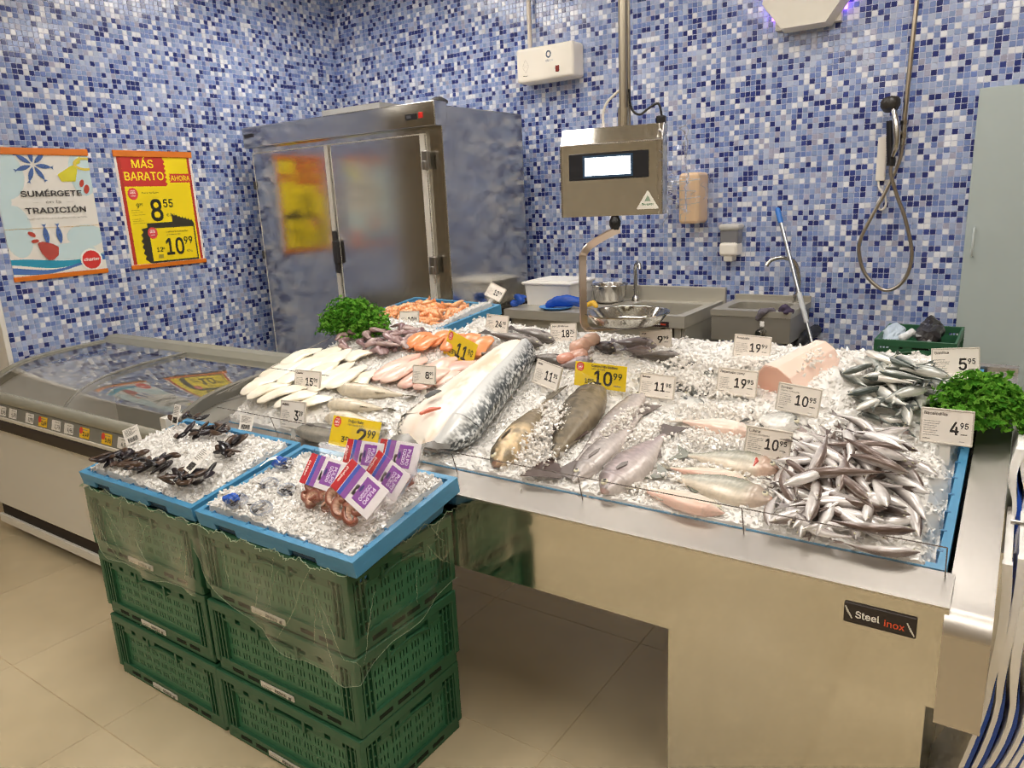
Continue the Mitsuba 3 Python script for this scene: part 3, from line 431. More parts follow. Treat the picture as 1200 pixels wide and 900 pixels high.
part(k, 'side_flange', strip(4.158, X1), 'steel', smooth=40); part(k, 'side_flange', strip(X0, 1.79), 'steel', smooth=40)
part(k, 'side_apron', prism(Polygon([(-2.565, .53), (-1.41, .73), (-1.41, .965), (-2.53, .738), (-2.565, .70)]), .004), 'steel_soft', tw=frame((4.231, 0, 0), (0, 1, 0), (0, 0, 1), (1, 0, 0)))
part(k, 'side_apron', prism(Polygon([(-2.565, .53), (-1.41, .73), (-1.41, .965), (-2.53, .738), (-2.565, .70)]), .004), 'steel_soft', tw=frame((1.741, 0, 0), (0, 1, 0), (0, 0, 1), (1, 0, 0)))
part(k, 'back_flange', on(box(X0, X1, 1.035, 1.06, -.2, .012)), 'steel'); part(k, 'bottom_pan', on(box(X0+.01, X1-.01, -.08, 1.04, -.2, -.19)), 'steel_soft')
part(k, 'back_shelf', box(1.74, 2.42, -1.405, -1.14, .925, .94), 'steel')
for i, (a, b) in enumerate(((3.575, 4.14), (1.95, 2.3))): part(k, 'pedestal', rbox(a, b, -2.49, -1.62, 0, .60, .003), 'steel_bright', smooth=30)
e = part(k, 'maker_plate', rbox(3.985, 4.115, -2.571, -2.564, .672, .715, .0015), 'plastic', '#27201f', label='black maker plate with red and white lettering')
M = flat((3.985, -2.5715, .672), (1, 0, 0), (0, 0, 1)); p = Print(); p.txt('Steel', .022, .015, .0145, '#e2dfda', True, 'l', .044); p.txt('inox', .074, .012, .0135, '#d2502f', True, 'l', .036)
for q in ([(.003, .036), (.007, .025), (.016, .012), (.009, .025)], [(.127, .006), (.122, .016), (.114, .03), (.12, .017)]): p.add(Polygon(q).buffer(.0012), '#cfcac2')
m, c = p.out(); part(e, 'lettering', mv(m, M), 'plastic', col=c)
def pane(v0, e1, e2, t=.003):                            # clear sheet: two faces, origin v0 and edges e1, e2
    v0, e1, e2 = (np.asarray(a, float) for a in (v0, e1, e2)); return tm([v0, v0+e1, v0+e1+e2, v0+e2], [[0, 1, 2], [0, 2, 3]])
seams = [1.80, 2.11, 2.52, 2.915, 3.33, 3.75, 4.15]
for a, b in zip(seams[:-1], seams[1:]):
    g = part(k, 'front_guard', on(pane((a+.002, -.012, -.004), (b-a-.004, 0, 0), (0, -.008, .085))), 'clear')
    part(g, 'edge', on(cat(tube([(a+.002, -.02, .081), (b-.002, -.02, .081)], .0013, 5), tube([(b-.002, -.012, 0), (b-.002, -.02, .081)], .0013, 5))), 'plastic', '#5d5550')
g = part(k, 'side_guard', on(pane((1.795, 0, -.005), (0, 1.0, 0), (-.004, 0, .125))), 'clear'); part(g, 'edge', on(tube([(1.791, 0, .12), (1.791, 1, .12)], .0013, 5)), 'plastic', '#8d8880')
g = part(k, 'divider', on(pane((1.80, .25, 0), (.34, 0, 0), (0, -.004, .125))), 'clear'); part(g, 'edge', on(tube([(1.80, .246, .125), (2.14, .246, .125)], .0013, 5)), 'plastic', '#6d6660')
# ---------------------------------------------------------------- blue trays
BLUE = '#4685ac'
def tray_parts(w, d, h, rim=.045):
    """local: x 0..w, y 0..d, rim top at z 0"""
    t = .012; i = .018
    def band(z0, z1, gaps=()):
        m = []
        for y0, y1 in ((0, t), (d-t, d)):
            xs = [0]+[q for g in (gaps if y0 == 0 else ()) for q in g]+[w]
            for a, b in zip(xs[::2], xs[1::2]): m.append(rbox(a, b, y0, y1, z0, z1, .002))
        for x0 in (0, w-t): m.append(rbox(x0, x0+t, t*.5, d-t*.5, z0, z1, .002))
        return m
    rimm = cat(band(-rim*.55, 0), band(-rim, -rim*.5, ((w*.13, w*.27), (w*.62, w*.78))))
    top = prism(sbox(0, 0, w, d).difference(sbox(i, i, w-i, d-i)), .004); rimm = cat(rimm, sh(top, (0, 0, -.003)))
    a = [(i, i, -.004), (w-i, i, -.004), (w-i, d-i, -.004), (i, d-i, -.004)]; s = .9; b = [((x-w/2)*s+w/2, (y-d/2)*s+d/2, -h) for x, y, z in a]
    V = a+b+[(x, y, -h+.004) for x, y, z in b]; F = [[j, 4+j, 4+(j+1) % 4] for j in range(4)]+[[j, 4+(j+1) % 4, (j+1) % 4] for j in range(4)]+[[4, 6, 5], [4, 7, 6]]
    ribs = []
    for q in np.arange(.06, w-.05, .075): ribs += [box(q, q+.006, t, i+.006, -.03, .002), box(q, q+.006, d-i-.006, d-t, -.03, .002)]
    for q in np.arange(.06, d-.05, .075): ribs += [box(t, i+.006, q, q+.006, -.03, .002), box(w-i-.006, w-t, q, q+.006, -.03, .002)]
    return rimm, tm(V, F), cat(ribs), box(w*.13, w*.27, .008, .0115, -rim, -rim*.5), box(w*.62, w*.78, .008, .0115, -rim, -rim*.5)  # last two boxes are dark plates painting shade into the rim gaps
def tray(parts, M, label, group=None):
    k = thing('blue_tray', label, 'tray', group); 
    for n, s in zip(('rim', 'body', 'rib', 'recess', 'recess'), parts): part(k, n, s, tw=M, kind='stuff' if n == 'rib' else None, label='dark recess under the rim' if n == 'recess' else None)
    return k
def tray_shapes(*a): 
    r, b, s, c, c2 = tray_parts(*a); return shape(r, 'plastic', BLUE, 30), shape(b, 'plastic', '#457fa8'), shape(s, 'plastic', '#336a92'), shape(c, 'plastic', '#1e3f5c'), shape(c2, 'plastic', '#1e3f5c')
ct = tray_shapes(.402, .6, .1); cb = tray_shapes(.402, .40, .1)
xs = [1.795, 2.115, 2.52, 2.925, 3.335, 3.745]
FL = ['', 'whitings and squid', 'the opened salmon', 'the groupers and meagres', 'the sea bass', 'the blue whiting pile']; BL_ = ['', 'the pink fillets', 'the long grey hakes', 'the roe and silver fish', 'the buried sea bream', 'the sardine pile']
for i, x in enumerate(xs[1:], 1):
    tray(ct, CM @ trimesh.transformations.translation_matrix((x+.002, .006, .006)), 'blue plastic tray in the front of the steel counter under '+FL[i])
    tray(cb, CM @ trimesh.transformations.translation_matrix((x+.002, .625, .006)), 'blue plastic tray in the back of the steel counter under '+BL_[i])
tray(tray_shapes(.31, .6, .1), CM @ trimesh.transformations.translation_matrix((1.80, .006, .006)), 'narrow blue plastic tray at the left end of the counter under squid')
TT = .18; TO = np.array([0, -2.975, .737]); TM = frame(TO, (1, 0, 0), (0, math.cos(TT), math.sin(TT)), (0, -math.sin(TT), math.cos(TT)))
ft = tray_shapes(.62, .405, .1)
TRA = TM @ trimesh.transformations.translation_matrix((1.748, 0, 0)); TRB = TM @ trimesh.transformations.translation_matrix((2.385, 0, -.004))
tray(ft, TRA, 'blue tray of ice with black mussel clusters on the left crate stack'); tray(ft, TRB, 'blue tray of ice with octopus packs on the right crate stack')
sa = math.radians(-6); STM = frame((1.625, -1.60, 1.018), (math.cos(sa), math.sin(sa), -.012), (-math.sin(sa), math.cos(sa), .13), np.cross((math.cos(sa), math.sin(sa), -.012), (-math.sin(sa), math.cos(sa), .13)))
tray(tray_shapes(.58, .40, .1), STM, 'blue tray of orange shrimps raised at the back left of the counter')
# ---------------------------------------------------------------- green crates
GREEN = ('#33684a', '#28563b', '#357049')
def slots(w, z0, rows, x0, x1):
    h = []
    for r in range(rows):
        x = x0; g = 0
        while x < x1: h.append(sbox(x, z0+r*.034, x+.0042, z0+r*.034+.02)); g += 1; x += .0125 if g % 3 else .022
    return h
def crate_side(w, H=.227, handle=True):
    holes = unary_union(slots(w, .066, 3, .075, w-.072)); panel = sh(prism(sbox(.03, .045, w-.03, .19).difference(holes), .003), (0, 0, 0))
    panel = mv(panel, frame((0, .016, 0), (1, 0, 0), (0, 0, 1), (0, -1, 0)))
    f = [rbox(0, w, 0, .014, .198, H, .003), rbox(.008, w-.008, .006, .02, .0, .04, .003), rbox(0, .012, 0, .02, .03, H, .003), rbox(w-.012, w, 0, .02, .03, H, .003), box(.012, w-.012, .003, .014, .034, .046)]
    for q in (.024, .04, .056): f += [box(q, q+.005, .003, .015, .045, .2), box(w-q-.005, w-q, .003, .015, .045, .2)]
    for z in (.075, .11, .145, .18): f += [box(.012, .062, .006, .014, z, z+.004), box(w-.062, w-.012, .006, .014, z, z+.004)]
    x = .075
    while x < w-.08:
        if not (handle and w*.38 < x < w*.62): f.append(box(x, x+.045, .003, .014, .182, .199)); 
        x += .068
    f += [box(.062, w-.062, .004, .014, .176, .182)]
    if handle: f += [box(w*.5-.085, w*.5-.075, 0, .014, .165, .2), box(w*.5+.075, w*.5+.085, 0, .014, .165, .2), tube(curve([(w*.5-.08, .006, .168), (w*.5-.04, .006, .178), (w*.5, .006, .181), (w*.5+.04, .006, .178), (w*.5+.08, .006, .168)], 14), .005, 6)]
    dark = [box(w*.5-.07, w*.5+.07, .0135, .0165, .184, .199)]+[box(q, q+.05, .0052, .0065, .014, .026) for q in (.07, .14, w-.2, w-.13)]  # near-black plates paint the shade of handle and slot openings
    return panel, cat(f), cat(dark)
SH = {}
for n, w in (('long', .598), ('short', .398)):
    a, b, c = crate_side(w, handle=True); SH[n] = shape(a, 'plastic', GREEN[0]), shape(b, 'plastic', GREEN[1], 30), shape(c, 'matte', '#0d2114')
SH['base'] = shape(box(.01, .588, .01, .388, .004, .012), 'plastic', GREEN[1]); SH['label'] = shape(rbox(.2, .34, .0025, .006, .012, .03, .0012), 'plastic', '#c9c7bd')
p = Print(); [p.add(sbox(.262+.0035*i, .016, .262+.0035*i+(.0012 if i % 3 else .0022), .026), '#55534d') for i in range(15)]; p.txt('CRATE'[:0] or 'I', .21, .018, .006, '#77746c'); p.add(sbox(.216, .018, .25, .0195), '#8c8980'); p.add(sbox(.216, .022, .25, .0235), '#8c8980'); p.add(sbox(.322, .017, .332, .026), '#55534d')
m, c = p.out(); SH['print'] = shape(mv(m, frame((0, .0022, 0), (1, 0, 0), (0, 0, 1), (0, -1, 0))), 'plastic', col=c)
def crate(x, y, z, label, group=None, rz=0, sc=(1, 1, 1)):
    k = thing('green_crate', label, 'crate', group); M = trimesh.transformations.translation_matrix((x, y, z)) @ rot((0, 0, 1), rz) @ np.diag([*sc, 1.])
    part(k, 'base', SH['base'], tw=M)
    for nm, kind, A in (('front_wall', 'long', np.eye(4)), ('back_wall', 'long', frame((.598, .398, 0), (-1, 0, 0), (0, -1, 0), (0, 0, 1))), ('side_wall', 'short', frame((.598, 0, 0), (0, 1, 0), (-1, 0, 0), (0, 0, 1))), ('side_wall', 'short', frame((0, .398, 0), (0, -1, 0), (1, 0, 0), (0, 0, 1)))):
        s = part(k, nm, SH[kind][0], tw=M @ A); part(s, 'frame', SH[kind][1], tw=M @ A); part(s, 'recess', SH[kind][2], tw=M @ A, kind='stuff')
    l = part(k, 'barcode_label', SH['label'], tw=M, label='white barcode label'); part(l, 'print', SH['print'], tw=M)
    return k
pos = ('bottom', 'middle', 'top')
for j, (x, side) in enumerate(((1.757, 'left'), (2.367, 'right'))):
    for i in range(3): crate(x+(.004, -.004, .003)[(i+j) % 3], -2.972+(.0, .004, -.003)[(i+2*j) % 3], .23*i, f'green folding crate at the {pos[i]} of the {side} stack before the fish counter')
for i in range(3): crate(4.035, -.74, .227*i, 'green crate in the hidden lower part of the stack by the grey door panel', 'lower crates by the door panel', 90, (.668, .74, 1))
crate(4.035, -.74, .681, 'small green crate holding clear and black bags by the grey door panel', None, 90, (.668, .74, 1))
# ---------------------------------------------------------------- clear film bags hanging over the top crates
def wrap(path, ztop, zbot, amp, seed, nx=110, nz=34, out=.008, ripple=.012):
    P = np.asarray(path, float); seg = np.linalg.norm(np.diff(P, axis=0), axis=1); L = np.concatenate([[0], np.cumsum(seg)]); V = []
    c = P.mean(0)
    for i in range(nx):
        s = L[-1]*i/(nx-1); x, y = np.interp(s, L, P[:, 0]), np.interp(s, L, P[:, 1]); j = min(np.searchsorted(L, s, 'right')-1, len(seg)-1); d = (P[j+1]-P[j])/seg[j]; n_ = np.array([d[1], -d[0]])
        w0 = np.exp(-np.min(np.abs(L[1:-1]-s))/.03) if len(L) > 2 else 0
        a, b = ztop(s/L[-1]), zbot(s/L[-1])
        for q in np.linspace(0, 1, nz):
            z = a+(b-a)*q; f = meshkit.fbm(np.array([s*16+seed+q*5, q*3.2+seed, s*5.]), 4)-.42; g = abs(meshkit.noise(np.array([s*11+q*7+seed, q*2., 3.]))-.5)
            e = out+amp*(f*1.6+(.5-g)*.9)*(.35+.65*q)+ripple*q*q*math.sin(s*26+seed)
            V.append((x+n_[0]*max(e, .004), y+n_[1]*max(e, .004), z+.006*math.sin(s*60+seed)*(1-q)))
    F = [[i*nz+j, i*nz+j+1, (i+1)*nz+j+1] for i in range(nx-1) for j in range(nz-1)]+[[i*nz+j, (i+1)*nz+j+1, (i+1)*nz+j] for i in range(nx-1) for j in range(nz-1)]
    r = np.random.RandomState(int(seed*10)); A_ = np.array(V).reshape(nx, nz, 3); fo = []
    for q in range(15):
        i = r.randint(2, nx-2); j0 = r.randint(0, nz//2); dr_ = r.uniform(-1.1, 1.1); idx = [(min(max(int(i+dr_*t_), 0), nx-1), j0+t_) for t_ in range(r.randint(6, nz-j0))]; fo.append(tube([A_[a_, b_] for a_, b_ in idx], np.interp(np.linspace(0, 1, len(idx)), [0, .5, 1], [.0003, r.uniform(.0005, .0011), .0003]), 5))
    fo.append(tube(A_[:, 0]+r.normal(0, .0025, (nx, 3)), .0012, 5)); fo.append(tube(A_[:, -1], .0006, 5))  # solid tubes along creases and hems stand in for glint streaks
    return tm(V, F), cat(fo)
k, q = thing('plastic_film', 'clear plastic film hanging over the top crate of the left stack', 'plastic film'), wrap([(1.752, -2.62), (1.752, -2.975), (2.36, -2.975)], lambda t: .70, lambda t: np.interp(t, [0, .3, .37, .5, .7, 1], [.6, .62, .55, .47, .455, .475]), .007, 2.0, 150); part(k, 'sheet', q[0], 'film', smooth=True); part(k, 'crease', q[1], 'gloss', '#94a78c', smooth=True, kind='stuff')  # opaque pale tubes give the film its painted glints
k, q = thing('plastic_film', 'clear plastic film hanging over the top crate of the right stack', 'plastic film'), wrap([(2.362, -2.978), (2.968, -2.978), (2.968, -2.57)], lambda t: .70, lambda t: np.interp(t, [0, .05, .2, .4, .6, .72, 1], [.62, .55, .47, .41, .405, .44, .50]), .008, 5.0, 190); part(k, 'sheet', q[0], 'film', smooth=True); part(k, 'crease', q[1], 'gloss', '#94a78c', smooth=True, kind='stuff')  # glint streaks of this film are pale tubes too
# ---------------------------------------------------------------- crushed ice
def hull(seed, n=9, sq=(1, 1, 1)):
    r = np.random.RandomState(seed); p = r.normal(0, 1, (n, 3)); p /= np.linalg.norm(p, axis=1, keepdims=True); p *= r.uniform(.75, 1.1, (n, 1)); h = trimesh.convex.convex_hull(p*np.array(sq)); return np.array(h.vertices), np.array(h.faces)
HULLS = [hull(i, 9, (1, .85, .7)) for i in range(5)]
def chunks(pos, size, r):
    V, F, o = [], [], 0
    for k in range(len(HULLS)):
        P = pos[k::len(HULLS)]; s = size[k::len(HULLS)]; v, f = HULLS[k]; n = len(P)
        if not n: continue
        q = r.normal(0, 1, (n, 4)); q /= np.linalg.norm(q, axis=1, keepdims=True); w, x, y, z = q.T
        R_ = np.stack([1-2*(y*y+z*z), 2*(x*y-z*w), 2*(x*z+y*w), 2*(x*y+z*w), 1-2*(x*x+z*z), 2*(y*z-x*w), 2*(x*z-y*w), 2*(y*z+x*w), 1-2*(x*x+y*y)], -1).reshape(n, 3, 3)
        V.append((np.einsum('nij,kj->nki', R_, v)*s[:, None, None]+P[:, None]).reshape(-1, 3)); F.append((f[None]+(np.arange(n)*len(v))[:, None, None]).reshape(-1, 3)+o); o += n*len(v)
    return tm(np.vstack(V), np.vstack(F))
def icefield(x0, x1, y0, y1, hf, n, seed, M, step=.010, keep=lambda x, y: np.ones_like(x, bool), smin=.0035, smax=.0085):
    r = np.random.RandomState(seed); nx, ny = int((x1-x0)/step), int((y1-y0)/step); X, Y = np.meshgrid(np.linspace(x0, x1, nx), np.linspace(y0, y1, ny), indexing='ij')
    Z = hf(X, Y)+(meshkit.fbm(np.stack([X*38, Y*38, X*0+seed], -1), 3)-.5)*.016
    edge = (X <= x0+1e-6) | (X >= x1-1e-6) | (Y <= y0+1e-6) | (Y >= y1-1e-6); Z = np.where(edge, -.06, Z); Z = np.where(keep(X, Y), Z, -.035)
    I = (np.arange(nx-1)[:, None]*ny+np.arange(ny-1)[None]).ravel(); F = np.vstack([np.stack([I, I+ny, I+ny+1], 1), np.stack([I, I+ny+1, I+1], 1)])
    base = tm(np.stack([X, Y, Z], -1).reshape(-1, 3), F)
    px, py = r.uniform(x0+.006, x1-.006, n), r.uniform(y0+.006, y1-.006, n); ok = keep(px, py); px, py = px[ok], py[ok]; s = r.uniform(smin, smax, len(px))*np.where(r.rand(len(px)) < .12, 1.5, 1)
    pz = hf(px, py)+(meshkit.fbm(np.stack([px*38, py*38, px*0+seed], -1), 3)-.5)*.016+s*r.uniform(-.2, .8, len(px))
    m = cat(base, chunks(np.stack([px, py, pz], 1), s, r)); c = np.array(lin('#d9d7d3'))*np.repeat(1, len(m.vertices))[:, None]
    return mv(m, M), c
HX = (3.6, .6)
def keepc(x, v): return (x < 4.125) & ~((x < 2.27) & (v > .845))
def iceh_c(x, v): return ice_h(x, v)-.06*sm((x-(4.085+.012*np.sin(v*37)+.007*np.sin(v*90+1)))/.045)
SPR = []                                                  # sprinkled ice: (x, v, h, rx, rv, n)
m, c = icefield(1.802, 4.128, .0, 1.028, iceh_c, 20000, 21, CM, keep=keepc)
put(new('crushed_ice'), m, 'ice', col=c, label='crushed ice covering the sloping top of the steel fish counter', cat='ice', kind='stuff')
m, c = icefield(.02, .60, .02, .385, lambda x, y: -.006+.012*np.sin(x*9+y*7)+.034*(1-((x-.3)/.3)**2)*(1-((y-.2)/.2)**2), 3300, 22, TRA); put(new('crushed_ice'), m, 'ice', col=c, label='crushed ice in the blue tray around black mussels', cat='ice', kind='stuff')
m, c = icefield(.02, .60, .02, .385, lambda x, y: -.004+.012*np.sin(x*8+y*9+1)+.038*(1-((x-.3)/.3)**2)*(1-((y-.2)/.2)**2), 3600, 23, TRB); put(new('crushed_ice'), m, 'ice', col=c, label='crushed ice in the blue tray around the octopus packs', cat='ice', kind='stuff')
m, c = icefield(.02, .56, .02, .38, lambda x, y: -.045+.012*np.sin(x*8+y*9+1)+.05*sm((x-.44)/.08), 2200, 24, STM, keep=lambda x, y: np.ones_like(x, bool)); put(new('crushed_ice'), m, 'ice', col=c, label='crushed ice under the orange shrimps in the raised blue tray', cat='ice', kind='stuff')

# ---------------------------------------------------------------- fish
def fish(L, H, Wd, back, side, belly, spots=None, seed=0, fork=.35, snout=.5, bend=0., deep=.36, ns=90, nt=34, tailw=1.0, fins=True, mouth=None, tail=True, finc=None, throat=None, headc=None):
    """head tip at the origin, tail along +x, back towards +y, lying on its side (z up); returns parts {name: (mesh, colours)}"""
    s = np.linspace(0, 1, ns)**1.15; r = np.random.RandomState(seed)
    hs = [0, .03, .08, .16, .26, deep, .5, .65, .78, .9, 1.0]; hv = [.06, .2*snout+.14, .36*snout+.28, .76, .93, 1.0, .96, .74, .48, .24, .16]
    hh = np.interp(s, hs, hv)*H/2; hh = np.convolve(np.pad(hh, 1, 'edge'), [.2, .6, .2], 'valid'); hh[0] = H*.03; gp = 1+.10*np.exp(-((s-.165)/.05)**2)*(s < .195); hh = hh*(1+.3*(gp-1))
    ww = np.interp(s, [0, .05, .15, .3, .5, .7, .85, 1], [.05, .4, .82, 1, .95, .65, .33, .12])*Wd/2*gp
    Lb = L*(.84 if tail else 1); t = np.arange(nt)*2*np.pi/nt; V, C_ = [], []
    B, S_, Y_ = (np.array(lin(q)) for q in (back, side, belly))
    for i in range(ns):
        y = hh[i]*np.sin(t); z = ww[i]*np.sign(np.cos(t))*np.abs(np.cos(t))**.8; yc = bend*math.sin(math.pi*s[i]*.9)
        q = np.sin(t); q = q+r.normal(0, .05, nt)
        k1 = np.clip((q-.25)/.5, 0, 1)[:, None]; k2 = np.clip((-q-.2)/.55, 0, 1)[:, None]; c = S_*(1-k1)+B*k1; c = c*(1-k2)+Y_*k2
        if spots is not None:
            sp, amt, fr = spots; nz = meshkit.fbm(np.stack([np.full(nt, s[i]*L*fr+seed), y*fr, z*fr*.6], -1), 3); m_ = np.clip((nz-.46)*(12 if ns > 40 else 6), 0, 1)[:, None]*amt*(.25+.75*np.clip(q+.4, 0, 1))[:, None]; c = c*(1-m_)+np.array(lin(sp))*m_
        if s[i] < .2: c = c*(.86+.14*r.rand(nt, 1))*(.5 if .195 < s[i] < .212 else 1); c = c*np.where((s[i] < .075) & (np.abs(q+.22) < .16), .3, 1.)[:, None]
        if headc: hm = float(np.clip((.26-s[i])/.1, 0, 1))*.55; c = c*(1-hm)+np.array(lin(headc))*hm
        if throat: tk = (np.clip((.46-s[i])/.12, 0, 1)*np.clip((.35-q)/.3, 0, 1)*np.clip(.55+(meshkit.fbm(np.stack([np.full(nt, s[i]*L*25), y*90, z*40], -1), 3)-.5)*4, .1, 1))[:, None]; c = c*(1-tk)+np.array(lin(throat))*tk
        if mouth is not None and s[i] < .035: c = c*.3+np.array(lin(mouth))*.7
        bu = 1+.05*(meshkit.fbm(np.stack([np.full(nt, s[i]*L*30+seed), y*30, z*30], -1), 2)-.5) if L > .1 and ns > 40 else np.ones(nt); V += [(s[i]*Lb, y[j]*bu[j]+yc, z[j]*bu[j]) for j in range(nt)]; C_ += list(np.clip(c, 0, 1))
    F = [[i*nt+j, i*nt+(j+1) % nt, (i+1)*nt+(j+1) % nt] for i in range(ns-1) for j in range(nt)]+[[i*nt+j, (i+1)*nt+(j+1) % nt, (i+1)*nt+j] for i in range(ns-1) for j in range(nt)]
    n = len(V); V += [(0, bend*0, 0), (Lb, bend*math.sin(math.pi*.9), 0)]; C_ += [C_[0], C_[n-1]]
    F += [[n, (j+1) % nt, j] for j in range(nt)]+[[n+1, n-nt+j, n-nt+(j+1) % nt] for j in range(nt)]
    F = [f[::-1] for f in F]
    out = {'body': (tm(V, F), np.array(C_))}
    ye = bend*math.sin(math.pi*.9); fc = np.array(lin(finc or back))
    def fin(poly, th=.0016, z=0.): m = sh(prism(Polygon(poly).buffer(0), th), (0, 0, z-th/2)); return m, np.tile(fc*.9, (len(m.vertices), 1))
    tw = H*.42*tailw
    if tail: out['tail_fin'] = fin([(Lb-.01*L, ye+H*.08), (Lb+.06*L, ye+tw*.6), (L, ye+tw), (L-fork*.14*L, ye+tw*.25), (L-fork*.2*L, ye), (L-fork*.14*L, ye-tw*.25), (L, ye-tw), (Lb+.06*L, ye-tw*.6), (Lb-.01*L, ye-H*.08)])
    if fins:
        yb = lambda q: np.interp(q, s, hh)*.93+bend*math.sin(math.pi*q*.9); yl = lambda q: -np.interp(q, s, hh)*.93+bend*math.sin(math.pi*q*.9); X = lambda q: q*Lb
        out['dorsal_fin'] = fin([(X(.3), yb(.3)-.004), (X(.34), yb(.34)+H*.16), (X(.45), yb(.45)+H*.13), (X(.56), yb(.56)+H*.05), (X(.62), yb(.62)+H*.12), (X(.74), yb(.74)+H*.03), (X(.74), yb(.74)-.004), (X(.5), yb(.5)-.006)])
        out['anal_fin'] = fin([(X(.62), yl(.62)+.004), (X(.66), yl(.66)-H*.13), (X(.77), yl(.77)-H*.03), (X(.77), yl(.77)+.004)])
        out['pectoral_fin'] = fin([(X(.21), -H*.05), (X(.30), -H*.16), (X(.35), -H*.10), (X(.31), 0), (X(.23), H*.02)], .0012, Wd*.5)
    ex, ey = .085*Lb, H*.07; ez = np.interp(.085, s, ww)*.86; er = max(H*.1, .0022)
    eye, ec = [], []
    for sg in (1, -1):
        for rr, co, dz in ((er, '#c9c3a8', 0), (er*.62, '#0c0b0c', er*.28)):
            e = trimesh.creation.icosphere(1 if H < .05 else 2, rr); e.apply_scale([1, 1, .6]); e.apply_translation((ex, ey, sg*(ez+dz))); eye.append(e); ec.append(np.tile(lin(co), (len(e.vertices), 1)))
    out['eye'] = (cat(eye), np.vstack(ec)); return out
def joined(f): return cat([m for m, c in f.values()]), np.vstack([c for m, c in f.values()])
def place_m(x0, v0, h0, x1, v1, h1, roll=0, flip=False):
    a, b = cpt(x0, v0, h0), cpt(x1, v1, h1); d = (b-a)/np.linalg.norm(b-a); n_ = CN-d*(CN@d); n_ /= np.linalg.norm(n_); y = np.cross(n_, d)
    return frame(a, d, y, n_) @ rot((1, 0, 0), roll+(180 if flip else 0)), np.linalg.norm(b-a)
def bigfish(name, label, cat_, coords, H, Wd, style, seed, roll=0, flip=False, dh=.22, group=None, L=None, sink=0., mat='skin', **kw):
    x0, v0, x1, v1 = coords; h = Wd*dh-sink
    M, l = place_m(x0, v0, float(ice_h(x0, v0))+h, x1, v1, float(ice_h(x1, v1))+h, roll, flip); f = fish(L or l, H, Wd, seed=seed, **{**style, **kw}); k = thing(name, label, cat_, group)
    for n_, (m, c) in f.items(): part(k, n_, m, mat if n_ == 'body' else 'wet', col=c, smooth=n_ in ('body', 'eye'), tw=M)
    return k
BASS = dict(back='#66685b', side='#b1aea1', belly='#dccfbd', spots=('#6b6d60', .5, 150)); PINKB = dict(back='#9a9484', side='#d6cdbd', belly='#dfb5a3', spots=('#bfae9c', .45, 60))
bs = [(3.758, .249, 3.469, .253), (3.782, .110, 3.449, .147), (3.691, .028, 3.415, .066), (3.708, .178, 3.452, .184), (3.638, .42, 3.39, .436)]
bigfish('sea_bass', 'grey backed sea bass with an opened red gill under the Lubina 10,95 price tag', 'fish', bs[0], .085, .055, dict(BASS, headc='#c79a86'), 1, flip=True, roll=-8, mouth='#b07a64')
part('sea_bass', 'gill', on(blob([(3.70, .225, .040), (3.703, .24, .047), (3.698, .256, .048)], [.004, .006, .004], 3, .5)), 'wet', '#b5473a', smooth=True, label='opened red gill')
bigfish('sea_bass', 'grey backed sea bass second from the front edge beside the blue whiting pile', 'fish', bs[1], .085, .052, dict(BASS, headc='#b9a091'), 2, flip=True, roll=-8, mouth='#b07a64')
bigfish('sea_bass', 'pink bellied sea bass lying nearest the front edge of the counter', 'fish', bs[2], .075, .046, PINKB, 3, roll=14, flip=True)
bigfish('sea_bass', 'pale sea bass squeezed between the two grey backed ones', 'fish', bs[3], .055, .04, PINKB, 4, roll=10, flip=True, sink=.002)
bigfish('sea_bass', 'white bellied sea bass with a red spot left of the Lubina 10,95 price tag', 'fish', bs[4], .085, .052, dict(back='#c8beb0', side='#e2dad0', belly='#e6c9b9', spots=('#cf8e7e', .35, 40)), 5, roll=16, flip=True)
BREAM = dict(back='#5d605f', side='#c9c9c4', belly='#e4e0da', spots=('#3b3d3d', .5, 120))
bigfish('sea_bream', 'silver sea bream half buried in ice under the Dorada 10,95 price tag', 'fish', (3.745, .488, 3.59, .515), .1, .05, BREAM, 6, sink=.0, deep=.34, flip=True)
bigfish('sea_bream', 'sea bream buried in ice with only its tail fin showing', 'fish', (3.351, .585, 3.499, .54), .08, .04, BREAM, 7, sink=.014)
MEAG = dict(back='#6f6663', side='#a79f9c', belly='#c6bcb7', spots=('#5f5756', .5, 110))
bigfish('meagre', 'grey meagre with its head up towards the 11,95 price tag', 'fish', (3.242, .584, 3.235, .04), .085, .055, MEAG, 8, flip=True, fork=.1)
bigfish('meagre', 'grey meagre with its round eye at the front edge beside the brown grouper', 'fish', (3.277, .03, 3.294, .516), .085, .055, MEAG, 9, flip=False, fork=.1)
bigfish('meagre', 'broad purple grey meagre with its head at the front beside the sea bass', 'fish', (3.382, .0, 3.416, .398), .115, .07, dict(MEAG, side='#a8999a'), 10, flip=False, fork=.1, mouth='#8a5f50')
GROUP = dict(back='#4f4739', side='#6f634e', belly='#857863', spots=('#2a261f', .85, 70))
bigfish('grouper', 'brown mottled grouper with its dark tail fan at the front edge', 'fish', (3.075, .575, 3.19, .01), .135, .095, GROUP, 11, flip=True, fork=.02, tailw=1.1, finc='#4a3a36', snout=.9, mat='plastic')
bigfish('grouper', 'brown grouper sprinkled with ice, its opened pale throat at the front edge', 'fish', (3.03, .02, 2.945, .52), .115, .085, dict(GROUP, side='#75664f', throat='#dcc29a'), 12, flip=False, fork=.02, roll=-25, mouth='#8a5a3c', snout=.9, mat='plastic')
WHIT = dict(back='#5f5846', side='#a89f8a', belly='#d6cbb6', spots=('#5c5544', .5, 90))
